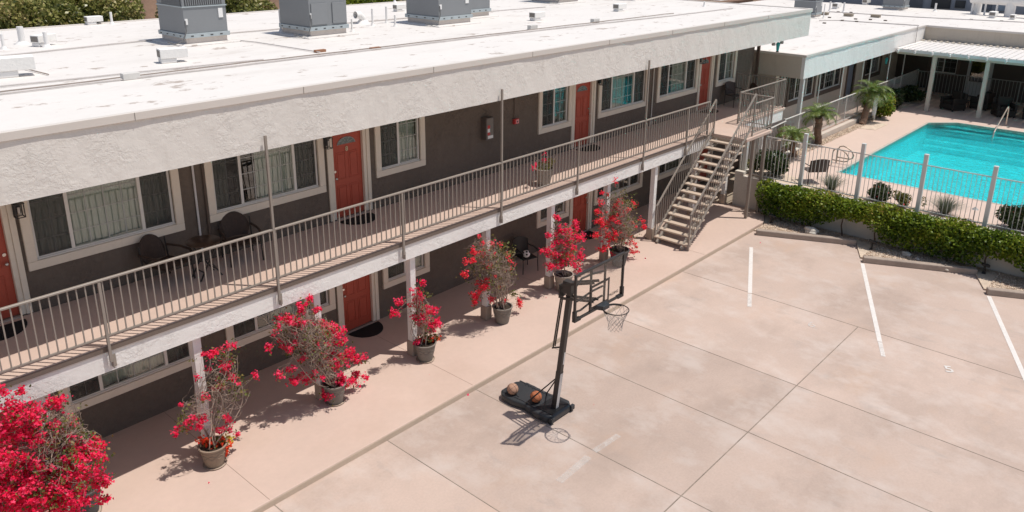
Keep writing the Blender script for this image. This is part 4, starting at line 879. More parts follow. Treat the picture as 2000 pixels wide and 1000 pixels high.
# ------------------------------------------------------------------ potted bougainvilleas
def pot(t,c,r,h,m,saucer=True,n=32):
    c=Vector(c)
    pr=[(r*0.60,0),(r*0.66,0.01),(r*0.84,h*0.55),(r*0.93,h*0.80),(r*0.95,h*0.82),(r*0.93,h*0.84),(r*0.98,h*0.93),(r*1.04,h*0.95),(r*1.05,h*0.99),(r*1.01,h*1.0),(r*0.93,h*1.0),(r*0.90,h*0.90),(r*0.86,h*0.86)]
    p=MB().lathe(pr,(c.x,c.y,c.z+0.012),n).build('pot',m,t,smooth=True)
    mb=MB()   # incised swag band
    for k in range(10):
        a0=2*math.pi*k/10
        for s in (1,-1):
            Q=[]
            for i in range(7):
                a=a0+ (i/6)*2*math.pi/10; z=h*(0.60+0.10*s*math.sin(math.pi*i/6)); rr=r*(0.84+(z/h-0.55)*0.36)+0.002; Q.append((c.x+rr*math.cos(a),c.y+rr*math.sin(a),c.z+0.012+z))
            mb.tube(Q,0.006,4,cap=False)
    mb.build('pot_relief',m,p)
    MB().lathe([(r*0.80,h*0.86),(r*0.885,h*0.87)],(c.x,c.y,c.z+0.012),n).build('soil',SOIL,p)
    if saucer: MB().lathe([(r*0.78,0),(r*0.86,0.03),(r*0.83,0.03),(r*0.76,0.011)],(c.x,c.y,c.z),n).build('saucer',SAUC,p,smooth=True)
    return c+Vector((0,0,h*0.88))
def wander(a,b,n,amp):
    a=Vector(a);b=Vector(b); off=Vector(rng.normal(size=3)*amp); off2=Vector(rng.normal(size=3)*amp*0.5)
    return [a+(b-a)*(i/n)+off*math.sin(math.pi*i/n)+off2*math.sin(2*math.pi*i/n) for i in range(n+1)]
def bougainvillea(label,c,r,h,potm,twigs,flow,leaves,group='potted bougainvilleas along the columns',ytop=None,extra=None,plane=None,saucer=True,fm=BRACT,cl=0.075,stemr=0.014):
    """twigs/flow/leaves : px blobs (px,py,rx,ry,n) mapped onto the plant's own vertical plane, with depth"""
    t=thing('potted_bougainvillea',label,'potted plant',c,group); tip=pot(t,c,r,h,potm,saucer)
    Y=plane or c[1]
    def w3(px,py,dy=0.0): 
        return PY(px,py,Y+dy)
    def blob(b,k):
        px,py,rx,ry,_=b; ce=w3(px,py); s_=(ce-CO).length/F; out=[]
        for _ in range(k):
            u,v,q=rng.normal(size=3); m_=math.sqrt(u*u+v*v+q*q); rr=rng.random()**0.45; u,v,q=u/m_*rr,v/m_*rr,q/m_*rr
            out.append(ce+r2*(u*rx*s_)+Vector((0,0,1))*(-v*ry*s_*1.06)+Vector((0.666,0.746,0))*(q*min(rx,ry)*s_*0.9))
        return out
    mb=MB()   # main stems
    mains=[]
    for b in twigs:
        ends=blob(b,max(2,b[4]//24))
        for e in ends:
            P_=wander(tip+Vector((rng.normal()*r*0.2,rng.normal()*r*0.2,-0.02)),e,9,0.10); mains.append(P_)
            mb.tube(P_,[stemr*(1-0.75*i/9)*rng.uniform(0.5,0.8)+0.003 for i in range(10)],6,cap=False)
    mb.build('stems',TWIG,t)
    mb=MB()
    for b in twigs:
        for e in blob(b,b[4]):
            P_=mains[rng.integers(len(mains))]; k=rng.integers(3,10); s0=P_[k]
            # bend toward e but limit length
            d=e-s0; L_=d.length
            if L_>0.55: s0=e-d*(0.45/L_)
            Q=wander(s0,e+Vector(rng.normal(size=3)*0.03),6,0.07+0.04*rng.random())
            mb.tube(Q,[0.0045-0.0004*i for i in range(7)],4,cap=False)
            if rng.random()<0.7:
                k2=rng.integers(2,6); mb.tube(wander(Q[k2],Q[k2]+Vector(rng.normal(size=3)*0.10),3,0.03),0.0025,3,cap=False)
    mb.build('twigs',TWIG,t)
    P_=[];Lf=[];brs=MB()
    flow=list(flow)+[(b[0],b[1],b[2]*1.05,b[3]*1.05,max(2,b[4]//16)) for b in twigs]
    leaves=list(leaves)+[(b[0],b[1],b[2]*1.1,b[3]*1.1,b[4]//4) for b in twigs]
    for b in flow:
        for ce in blob(b,b[4]):
            nn=rng.integers(15,32); sp=cl*rng.uniform(0.55,1.0)
            P_+= [ce+Vector(rng.normal(size=3)*sp*0.55) for _ in range(nn)]
            for _ in range(2): Lf.append(ce+Vector(rng.normal(size=3)*sp*1.1))
            # supporting twig
            bb=min(mains,key=lambda m_: min((q-ce).length for q in m_)); q=min(bb,key=lambda q: (q-ce).length)
            if (q-ce).length<1.0: brs.tube(wander(q,ce,4,0.04),0.003,3,cap=False)
    brs.build('flower_twigs',TWIG,t)
    P_=np.array([tuple(p) for p in P_]); cards('bracts',P_,0.040,fm,t,aspect=1.1,fold=0.7,up_bias=1.3,rnd=rng.uniform(0,1,len(P_)))
    for b in leaves:
        for ce in blob(b,b[4]): 
            for _ in range(5): Lf.append(ce+Vector(rng.normal(size=3)*0.04))
    if Lf: cards('leaves',np.array([tuple(p) for p in Lf]),0.036,LEAFG,t,aspect=1.5)
    if extra:
        for (m_,nm,bs,sz) in extra:
            Q=[]
            for b in bs:
                for ce in blob(b,b[4]): Q+=[ce+Vector(rng.normal(size=3)*0.014) for _ in range(7)]
            cards(nm,np.array([tuple(p) for p in Q]),sz,m_,t)
    return t
YP=12.08
def potpos(px,py): q=G(px,py,ZW); return q
# 0 huge at lower left
bougainvillea('huge dense magenta bougainvillea filling the lower left corner',tuple(G(172,1000,ZW)),0.26,0.50,POTD,
   [(100,860,80,80,150),(95,825,50,35,110),(125,850,30,45,70)],
   [(60,870,50,40,36),(120,930,60,50,56),(30,950,50,50,60),(30,810,42,26,40),(105,790,30,14,8),(20,880,40,40,60),(15,960,30,40,50),(100,985,60,20,40),(55,930,60,35,56),(130,905,60,35,60),(60,980,70,30,60),(150,880,36,20,26),(185,885,22,22,16),(190,940,22,18,18),(110,960,55,35,50),(170,975,20,14,8),(8,765,10,8,4),(45,765,6,6,3),(103,790,8,8,3),(185,860,10,6,5),(120,840,20,12,5),(200,975,10,8,4),(60,840,50,25,16)],
   [(120,900,70,60,90),(60,960,60,30,60)],plane=11.75)
# 1 sparse
bougainvillea('thin leggy bougainvillea over orange and yellow flowers, second pot from the left',tuple(G(420,906,ZW)),0.25,0.42,mat('brown_terracotta',(0.27,0.205,0.15),0.85,var=0.2,vscale=6,vscale2=30,bump=0.004,bscale=40),
   [(430,760,45,60,50),(450,690,25,20,16),(375,800,25,30,16),(460,740,30,35,24),(400,720,20,30,8)],
   [(458,676,6,4,2),(408,692,12,5,5),(440,715,12,12,9),(452,735,12,10,6),(372,823,8,12,6),(396,825,14,12,8),(430,840,10,6,4),(398,775,8,6,3),(345,846,6,8,3),(500,733,5,4,2),(450,820,4,5,2),(448,838,6,5,2),(463,848,5,4,2),(416,690,10,3,3),(430,755,16,12,4)],
   [(440,745,40,50,40),(355,830,10,25,14),(445,690,30,12,10)],
   extra=[(ORANGEF,'orange_flowers',[(420,868,30,12,60),(400,860,14,9,18),(440,880,14,10,20)],0.04),(YELLOWF,'yellow_flowers',[(446,856,13,8,26)],0.034),(LEAFG,'bedding_leaves',[(422,868,28,14,60)],0.04)])
# 2 broad umbrella
bougainvillea('broad spreading bougainvillea, bare grey twigs in its middle, before red door',tuple(G(655,784,ZW)),0.25,0.44,POTM,
   [(600,655,60,40,190),(575,640,45,30,90),(630,700,45,45,110),(540,640,18,14,14)],
   [(595,600,14,14,12),(560,625,20,8,12),(578,628,12,8,8),(625,630,10,8,6),(640,645,30,14,24),(660,660,22,18,22),(665,690,30,14,24),(690,700,25,10,14),(650,715,30,16,26),(660,745,35,18,34),(640,765,14,12,12),(565,680,16,8,7),(568,720,8,6,4),(545,728,6,8,4),(524,675,5,8,4),(570,745,14,8,6),(600,740,30,12,10),(608,585,8,4,4),(620,605,8,6,4),(715,735,7,4,3),(695,730,14,6,6),(500,735,3,3,0),(600,690,40,25,12),(690,745,12,8,6)],
   [(600,670,60,40,50),(690,705,30,8,20)])
# 3
bougainvillea('small upright bougainvillea with coral pot flowers, by the column right of the red door',tuple(G(831,702,ZW)),0.25,0.43,POTM,
   [(820,610,25,35,50),(810,570,10,18,8),(835,640,18,20,24)],
   [(823,551,6,5,3),(779,590,8,6,5),(770,612,14,5,6),(815,588,14,12,12),(828,602,14,10,12),(845,608,10,10,9),(820,622,18,12,18),(838,630,18,10,14),(856,630,8,8,6),(818,570,8,5,3),(845,648,8,6,5),(816,670,5,4,2),(800,565,4,3,1)],
   [(836,576,8,4,6),(825,620,20,25,20)],
   extra=[(ORANGEF,'orange_flowers',[(838,660,26,8,34)],0.036),(LEAFG,'bedding_leaves',[(836,660,22,10,40)],0.04)])
# 4 mostly bare oval
bougainvillea('mostly bare oval bougainvillea tangle with a few red clusters, near the column',tuple(G(981,629,ZW)),0.25,0.44,POTM,
   [(955,520,42,60,330),(985,530,25,40,110),(940,490,28,30,70)],
   [(915,510,12,6,6),(908,535,8,8,5),(925,492,8,5,4),(945,555,14,12,9),(930,575,12,10,8),(975,560,8,8,4),(968,548,6,6,3),(955,500,20,25,5),(1000,520,8,8,1),(985,585,5,5,2),(930,590,10,8,5),(1014,591,5,8,6),(960,585,8,6,4)],
   [(990,500,20,40,45),(1005,575,12,4,14),(950,520,40,50,30)],fm=BRACTR,saucer=False)
# 5
bougainvillea('upright bright red bougainvillea in the pot behind the basketball pole',tuple(G(1100,567,ZW)),0.26,0.48,POTG,
   [(1100,480,28,40,80),(1095,440,16,14,20)],
   [(1088,425,6,8,5),(1092,450,12,10,9),(1125,440,10,12,9),(1128,465,14,10,12),(1070,458,6,5,5),(1112,485,18,16,22),(1135,462,8,6,5),(1066,490,6,5,4),(1080,495,12,8,9),(1075,520,9,8,9),(1135,495,10,12,8),(1100,505,20,12,16),(1128,518,10,8,8),(1056,490,4,3,2),(1105,460,12,14,12),(1130,530,8,6,6),(1115,455,12,14,10),(1100,500,30,30,34),(1085,470,14,14,8)],
   [(1100,490,28,30,40)],saucer=False)
# 6
bougainvillea('tall airy bougainvillea rising past the balcony edge, nearest the staircase',tuple(G(1208,518,ZW)),0.29,0.50,POTD,
   [(1205,430,40,55,240),(1200,390,25,20,60),(1225,450,25,35,70)],
   [(1203,356,4,6,2),(1175,378,5,4,2),(1165,412,8,6,6),(1172,435,10,8,8),(1205,408,16,12,12),(1222,412,10,8,6),(1240,400,6,5,3),(1192,430,14,10,8),(1215,440,12,10,6),(1235,485,12,12,12),(1180,485,14,10,10),(1165,460,10,8,5),(1215,465,25,14,14),(1200,500,14,6,5),(1175,395,8,8,3),(1252,430,6,5,2),(1190,460,20,20,14),(1258,445,6,5,3),(1195,440,28,40,22)],
   [(1230,400,20,30,30),(1205,440,40,50,40)],saucer=False,fm=BRACTR)
# fallen petals on the lot
mb=MB()
P_=[G(x,y,0.012) for x,y in [(914,771),(1485,474),(1160,790)]]+[Vector((rng.uniform(3,20),rng.uniform(11.6,12.8),ZW+0.012)) for _ in range(14)]
cards('fallen_petals',np.array([tuple(p) for p in P_]),0.05,BRACT); o=bpy.data.objects['fallen_petals']; tag(o,'stray red bougainvillea petals lying on the concrete','petals',kind='stuff')
# balcony planter
PLT=tuple(G(1062,361,ZF))
t=thing('balcony_planter','tapered grey-brown planter with small pink-flowered plant on the balcony','potted plant',PLT); tp=pot(t,PLT,0.25,0.46,POTG,False)
Q=blobpoints(260,[(PLT[0],PLT[1],ZF+0.52,0.22,0.2,0.12),(PLT[0]+0.17,PLT[1]-0.05,ZF+0.60,0.14,0.14,0.12)]); cards('leaves',Q,0.045,LEAFG,t,aspect=1.5)
Q=np.concatenate([rng.normal(size=(34,3))*0.035+np.array(tuple(PY(x,y,PLT[1]))) for x,y in [(1063,312),(1068,316),(1046,322),(1042,327),(1063,300)]]); cards('flowers',Q,0.04,BRACT,t)
mb=MB()
for _ in range(26): e=Vector((PLT[0],PLT[1],ZF+0.4))+Vector((rng.normal()*0.2,rng.normal()*0.15,rng.uniform(0.15,0.55))); mb.tube(wander((PLT[0],PLT[1],ZF+0.38),e,5,0.04),0.003,4,cap=False)
mb.build('stems',TWIG,t)

# ------------------------------------------------------------------ doormats
for (x,z,y,lab) in [(3.15,ZF,14.1,'black half-round doormat on the balcony at the left edge'),(10.6,ZF,14.15,'black half-round doormat on the balcony below door 8'),(19.45,ZF,14.15,'black half-round doormat on the balcony behind the potted plant'),(27.0,ZF,14.15,'black half-round doormat at the far balcony door near the stairs'),
                  (10.72,ZW,14.22,'black half-round doormat at the ground floor red door in front'),(19.5,ZW,14.22,'black half-round doormat behind the tall plant by the stairs')]:
    mb=MB(); n=20; pts=[(x+0.46*math.cos(math.pi*i/n),y+0.2-0.52*math.sin(math.pi*i/n)) for i in range(n+1)]; mb.prism(pts,z+0.002,z+0.02); tag(mb.build('doormat',MATT),lab,'doormat','black half-round doormats')
# lanterns
def lantern(x,z,lab,s=1.0):
    r=thing('wall_lantern',lab,'wall lamp',(x,YW-0.1,z),'black box lanterns beside the doors'); w_=0.065; 
    MB().box(x-0.05,YW-0.02-0.04,z+0.03,x+0.05,YW-0.003,z+0.2).build('back_plate',BLACKM,r); MB().box(x-w_-0.015,YW-0.21,z+0.22,x+w_+0.015,YW-0.06,z+0.235).build('roof',BLACKM,r)
    mb=MB(); 
    for sx in (-1,1):
        for yy_ in (YW-0.20,YW-0.07): mb.box(x+sx*w_-0.007,yy_-0.007,z,x+sx*w_+0.007,yy_+0.007,z+0.22)
    mb.box(x-w_-0.007,YW-0.207,z-0.012,x+w_+0.007,YW-0.193,z); mb.box(x-w_-0.007,YW-0.077,z-0.012,x+w_+0.007,YW-0.063,z); mb.box(x-w_-0.007,YW-0.193,z-0.012,x-w_+0.007,YW-0.077,z); mb.box(x+w_-0.007,YW-0.193,z-0.012,x+w_+0.007,YW-0.077,z)
    mb.build('frame',BLACKM,r); MB().tube([(x,YW-0.135,z+0.05),(x,YW-0.135,z+0.16)],0.02).build('bulb',mat('frosted_bulb',(0.6,0.55,0.5),0.4),r,smooth=True)
for (x,z,lab) in [(3.84,4.86,'black box lantern beside the balcony door at the left edge'),(10.0,4.86,'black box lantern left of door 8'),(20.28,4.93,'black box lantern right of the balcony door beside the blue-reflecting window'),(26.55,4.9,'black box lantern left of the far balcony door')]: lantern(x,z,lab)
# conduits on wall
for (x,m_,z0,r_,lab) in [(6.92,mat('white_conduit',(0.62,0.6,0.6),0.5),3.08,0.022,'pale vertical pipe on the wall between the two big left windows'),(7.12,BROWNT,3.5,0.025,'brown vertical conduit beside the pale pipe on the balcony wall'),(23.42,RAILW,3.08,0.022,'pale vertical pipe on the balcony wall between the two right windows'),(16.28,BROWNT,4.46,0.012,'thin brown conduit running down to the red fire alarm')]:
    tag(MB().tube([(x,YW-0.03,z0),(x,YW-0.03,5.71)],r_,8).build('wall_conduit',m_,smooth=True),lab,'conduit','pipes on the balcony wall')
fx=thing('extinguisher_cabinet','brown fire extinguisher cabinet on the balcony wall with red and white labels','cabinet',(15.1,YW-0.1,4.1)); MB().box(14.97,YW-0.2,4.12,15.27,YW-0.002,4.72).build('cabinet_box',CABX,fx,bevel=0.01)
MB().box(15.0,YW-0.205,4.14,15.24,YW-0.2005,4.70).build('cabinet_door',mat('cabinet_face',(0.20,0.175,0.155),0.5),fx)
MB().box(15.02,YW-0.209,4.43,15.11,YW-0.2055,4.52).build('red_label',REDP,fx); MB().box(15.02,YW-0.209,4.33,15.11,YW-0.2055,4.425).build('white_label',WHITEP,fx); MB().box(15.02,YW-0.209,4.25,15.11,YW-0.2055,4.325).build('red_label',REDP,fx); MB().box(15.03,YW-0.209,4.155,15.23,YW-0.2055,4.235).build('white_label',WHITEP,fx)
al=thing('fire_alarm','small red fire alarm box at the end of the thin conduit','fire alarm',(16.33,YW-0.05,4.38)); MB().box(16.24,YW-0.09,4.33,16.42,YW-0.002,4.47).build('housing',REDP,al,bevel=0.006); MB().box(16.30,YW-0.094,4.345,16.405,YW-0.0905,4.455).build('face_plate',mat('pink_plate',(0.75,0.35,0.35),0.5),al); MB().box(16.33,YW-0.097,4.37,16.37,YW-0.0945,4.42).build('button',BLACKM,al)
# balcony seating
mesh_chair((6.0,13.98,ZF),R(20),'brown wicker round-back chair left of the bistro table','wicker_chair',WICK,'chair','balcony wicker chairs','round').scale=(1.25,1.15,0.92)
mesh_chair((7.52,14.0,ZF),R(-12),'brown wicker round-back chair right of the bistro table','wicker_chair',WICK,'chair','balcony wicker chairs','round').scale=(1.25,1.15,0.92)
t=thing('bistro_table','round wooden bistro table on crossed black legs between two wicker chairs','table',(6.62,13.75,ZF)); MB().lathe([(0.30,0),(0.32,0.012),(0.32,0.022),(0.31,0.03)],(6.62,13.75,ZF+0.70),32).build('table_top',TWOOD,t,smooth=True)
for s in (-1,1):
    for q in (-1,1): MB().bar((6.62+s*0.2,13.75+q*0.16,ZF+0.69),(6.62-s*0.22,13.75+q*0.16,ZF),0.022).build('leg',BLACKM,t)
    MB().bar((6.62+s*0.13,13.75-0.16,ZF+0.15),(6.62+s*0.13,13.75+0.16,ZF+0.15),0.015).build('cross_bar',BLACKM,t)
mesh_chair((28.55,13.95,ZF),R(-20),'dark metal chair below the last window at the far balcony end','patio_chair',CHAIRB,'chair')
mesh_chair((16.15,13.85,ZW),R(-15),'black mesh chair on the ground walkway with a soccer ball on its seat','patio_chair',BLACKM,'chair')
b_=thing('soccer_ball','white and black soccer ball on the black chair under the balcony','ball',(16.05,13.8,ZW+0.55)); MB().sphere((16.05,13.75,ZW+0.555),0.11).build('ball_shell',WHITEP,b_,smooth=True)
mb=MB()
for (a,e) in [(0.3,0.4),(1.6,0.3),(2.8,0.5),(4.0,0.2),(5.2,0.6),(-2.2,0.95),(0.9,1.2)]:
    d=Vector((math.cos(a)*math.cos(e),math.sin(a)*math.cos(e),math.sin(e))); c=Vector((16.05,13.75,ZW+0.555))+d*0.104; mb.sphere(tuple(c),0.03,10,6)
mb.build('black_patch',BLACKM,b_,smooth=True)
# vase + things in wing corner
mesh_chair((29.15,13.1,ZF),R(60),'round-back brown wicker chair in the corner behind the end railing','wicker_chair',WICK,'chair',None,'round').scale=(1.3,1.15,1.0)
t=thing('terracotta_pot','small terracotta pot by the wing corner window','flower pot',(31.9,13.3,1.36)); MB().lathe([(0.16,0),(0.24,0.42),(0.26,0.42),(0.26,0.5),(0.2,0.5)],(31.9,13.3,1.36),20).build('pot_body',mat('terracotta',(0.42,0.20,0.11),0.8),t,smooth=True)
# teal lanterns
def teal(p,lab,z1):
    p=Vector(p)+Vector((0,0,0.05)); r=thing('hanging_lantern',lab,'lantern',tuple(p),'teal hanging lanterns'); MB().lathe([(0.025,-0.16),(0.045,-0.14),(0.06,0.0),(0.08,0.10),(0.07,0.13),(0.03,0.17)],tuple(p),14).build('glass_body',TEAL,r,smooth=True)
    MB().lathe([(0.055,-0.19),(0.055,-0.16)],tuple(p),12).build('base',BLACKM,r); MB().lathe([(0.05,0.2),(0.02,0.25)],tuple(p),12).build('cap',BLACKM,r); MB().tube([tuple(p+Vector((0,0,0.24))),(p.x,p.y,z1)],0.006,5).build('chain',BLACKM,r)
teal(PY(1519,94,12.62),'teal lantern hanging under the main roof corner against the white wing roof',5.72)
teal(PY(1731,121,12.75),'teal lantern hanging from the wing eave before the patio',3.98)

# floodlights under the main eave corner
for (px,py,lab) in ((1511,86,'left small floodlight under the main roof corner'),(1527,82,'right small floodlight under the main roof corner')):
    q=PY(px,py,12.6); tag(MB().lathe([(0.06,-0.09),(0.075,-0.05),(0.05,0.05),(0.02,0.1)],(q.x,q.y,5.63),14).build('floodlight',mat('pewter',(0,0,0)),smooth=True),lab,'floodlight','floodlights under the eave')

# ------------------------------------------------------------------ basketball
hp=thing('basketball_hoop','portable basketball hoop with clear framed backboard on a black rolling base','basketball hoop',(11.2,9.3,0))
pts=[(10.80,8.70),(10.92,8.56),(11.48,8.56),(11.62,8.70),(11.60,9.0),(11.52,9.25),(11.56,9.6),(11.52,9.92),(11.40,10.02),(10.94,10.02),(10.82,9.90),(10.80,9.6),(10.86,9.3),(10.80,9.0)]
base=MB().prism(pts,0.02,0.17).build('base',BASEP,hp,bevel=0.045,seg=4,smooth=True)
mb=MB(); mb.box(10.93,8.62,0.171,11.48,9.02,0.182); mb.build('recess_shade_plate',mat('recess_shade',(0.015,0.015,0.017),0.4),base,bevel=0.003)  # raised plate coloured darker to look like a shaded recess
for x in (10.86,11.0,11.38,11.52): pass
mb=MB()
for k in range(7): y=9.15+0.10*k; mb.tube([(11.42,y,0.165),(11.5,y+0.03,0.168),(11.55,y,0.13)],0.018,6)
for s in (10.9,11.48): mb.tube([(s,9.05,0.16),(s+(0.03 if s<11 else -0.03),9.4,0.168),(s,9.95,0.16)],0.02,6)
mb.tube([(10.98,9.55,0.172),(11.04,9.75,0.176),(10.98,9.9,0.172)],0.012,6)
mb.build('base_rib',BASEP,base,smooth=True)
for x in (10.88,11.53): MB().tube([(x-0.035,8.60,0.06),(x+0.035,8.60,0.06)],0.06,16).build('wheel',BLACKM,hp,smooth=True); 
for x in (10.88,11.53): MB().box(x-0.055,8.53,0.05,x+0.055,8.60,0.15).build('wheel_bracket',BASEP,hp,bevel=0.008)
pb=Vector((11.2,8.76,0.10)); ptp=Vector((11.2,8.46,2.90)); pm=pb+(ptp-pb)*0.34
pole=MB().bar(pb,pm,0.112,0.112,(0,1,0)).build('pole',POLEM,hp,bevel=0.006)
MB().bar(pm-(ptp-pb)*0.01,ptp,0.102,0.102,(0,1,0)).build('upper_pole',POLEM,pole,bevel=0.006)
MB().bar(pb+(ptp-pb)*0.03+Vector((0.0,-0.0585,0.0)),pb+(ptp-pb)*0.325+Vector((0.0,-0.0585,0.0)),0.085,0.004,(0,1,0)).build('pole_sticker',SILV,pole)
q0=pb+(ptp-pb)*0.40; q1=pb+(ptp-pb)*0.50; MB().bar(q0+Vector((0.02,-0.0535,0)),q1+Vector((0.02,-0.0535,0)),0.035,0.003,(0,1,0)).build('height_gauge_sticker',SILV,pole)
for x in (-0.30,0.28): MB().tube([(11.2+x,9.28 if x<0 else 9.2,0.18),(11.2+x*0.12,8.74,0.85)],0.014,8).build('brace_rod',POLEM,hp,smooth=True)
# counterlever rods behind pole
for x in (-0.03,0.03): MB().tube([(11.2+x,8.66,2.72),(11.2+x,8.82,1.55)],0.016,8).build('lift_rod',POLEM,hp,smooth=True)
MB().bar((11.2,8.64,1.60),(11.2,8.86,1.50),0.05,0.02).build('lift_handle',BLACKM,hp)
for x in (-0.075,0.075):
    for z0,z1 in ((3.02,3.38),(2.74,3.0)): MB().bar((11.2+x,8.62,z0-0.04),(11.2+x,7.86,z1-0.12),0.022,0.05).build('support_arm',POLEM,hp)
MB().bar((11.2,8.66,2.98),(11.2,8.66,2.70),0.19,0.03,(0,1,0)).build('arm_bracket',POLEM,hp); MB().box(11.13,8.40,2.82,11.27,8.60,3.08).build('pole_cap',POLEM,hp,bevel=0.01)
BX0,BX1,BZ0,BZ1,BY=10.50,12.04,2.70,3.62,7.83
fr=MB(); f=0.04; fr.box(BX0,BY-0.02,BZ1-f,BX1,BY+0.03,BZ1); fr.box(BX0,BY-0.02,BZ0,BX1,BY+0.03,BZ0+f); fr.box(BX0,BY-0.019,BZ0+f,BX0+f,BY+0.029,BZ1-f); fr.box(BX1-f,BY-0.019,BZ0+f,BX1,BY+0.029,BZ1-f)
bf=fr.build('backboard_frame',POLEM,hp,bevel=0.006)
MB().box(BX0+f,BY-0.004,BZ0+f,BX1-f,BY+0.002,BZ1-f).build('backboard_pane',BBG,bf)
mb=MB(); tx0,tx1=10.97,11.57; mb.box(tx0,BY-0.010,3.20,tx1,BY-0.0055,3.25); mb.box(tx0,BY-0.010,2.76,tx1,BY-0.0055,2.81); mb.box(tx0,BY-0.0098,2.81,tx0+0.05,BY-0.0057,3.2); mb.box(tx1-0.05,BY-0.0098,2.81,tx1,BY-0.0057,3.2); mb.build('target_square',POLEM,bf)
for x in (10.98,11.42): MB().box(x,BY+0.004,BZ0+f,x+0.045,BY+0.028,BZ1-f).build('back_strut',POLEM,bf)
for z_,dz in ((3.36,0.05),(3.05,-0.05),(2.85,-0.08)): MB().tube([(10.6,BY+0.05,z_),(10.85,BY+0.12,z_+dz),(11.2,BY+0.14,z_+dz*0.5),(11.5,BY+0.10,z_)],0.02,8).build('rear_tube',POLEM,bf,smooth=True)
for s,(a,b) in enumerate(((BX0-0.01,BX0+0.18),(BX1-0.18,BX1+0.01))): MB().box(a,BY-0.03,BZ0-0.012,b,BY+0.04,BZ0+0.05).build('corner_pad',BLACKM,bf,bevel=0.006)
MB().box(BX0-0.011,BY-0.031,BZ0+0.0505,BX0+0.05,BY+0.041,BZ0+0.20).build('corner_pad',BLACKM,bf,bevel=0.006); MB().box(BX1-0.05,BY-0.031,BZ0+0.0505,BX1+0.011,BY+0.041,BZ0+0.20).build('corner_pad',BLACKM,bf,bevel=0.006)
o=painted_text('SPALDING',(11.70,BY-0.008),0.078,R(180),POLEM,'backboard_logo',z=2.86,ext=0.001,rx=R(90),parent=bf); o.rotation_euler=(R(90),0,0)
RC=Vector((11.28,7.45,2.80)); rr=0.236
mb=MB(); n=36; V=[tuple(RC+Vector((rr*math.cos(2*math.pi*i/n),rr*math.sin(2*math.pi*i/n),0))) for i in range(n)]; mb.tube(V+[V[0]],0.010,8,cap=False)
mb.tube([tuple(RC+Vector((rr*math.cos(a),rr*math.sin(a),-0.022))) for a in [math.pi*(0.05+0.9*i/14) for i in range(15)]],0.010,6)
rim=mb.build('rim',POLEM,hp,smooth=True)
MB().prism([(11.12,BY-0.03),(11.44,BY-0.03),(11.37,RC.y+rr-0.03),(11.19,RC.y+rr-0.03)],2.73,2.82).build('rim_bracket',mat('bracket_plastic',(0.03,0.035,0.04),0.35),hp,bevel=0.01)
mb=MB(); NS=12
def npt(i,l): 
    rad=[rr,0.205,0.175,0.150,0.135,0.128,0.135][l]; a=2*math.pi*(i+0.5*(l%2))/NS; return RC+Vector((rad*math.cos(a)+0.01*math.sin(l+i),rad*math.sin(a),-[0.012,0.10,0.17,0.235,0.295,0.35,0.40][l]+0.008*math.sin(i*2.1+l)))
for l in range(6):
    for i in range(NS):
        for j in ((i,i+1) if l%2==1 else (i,i-1)): mb.tube([npt(i,l),npt(j,l+1)],0.0035,4,cap=False)
mb.build('net',NET,rim)
def ball(c,m,lab):
    t=thing('basketball',lab,'basketball',c,'basketballs resting on the hoop base'); c=Vector(c); MB().sphere(tuple(c),0.121,24,14).build('ball_shell',m,t,smooth=True)
    mb=MB(); Rb=0.1215; rot=Matrix.Rotation(0.6,3,'X')@Matrix.Rotation(0.5,3,'Y')
    for k in range(4):
        Q=[]
        for i in range(33):
            a=2*math.pi*i/32
            v=[Vector((math.cos(a),math.sin(a),0)),Vector((math.cos(a),0,math.sin(a))),Vector((0.45+0.25*math.cos(2*a),math.sin(a)*0.9,math.cos(a)*0.9)),Vector((-0.45-0.25*math.cos(2*a),math.sin(a)*0.9,math.cos(a)*0.9))][k].normalized()
            Q.append(c+rot@(v*Rb))
        mb.tube(Q,0.003,4,cap=False)
    mb.build('seam',BLACKM,t)
ball((10.98,9.72,0.17+0.118),BALLO,'faded tan basketball at the back of the hoop base'); ball((11.09,9.17,0.17+0.118),BALLN,'bright orange basketball nearer the pole on the hoop base')

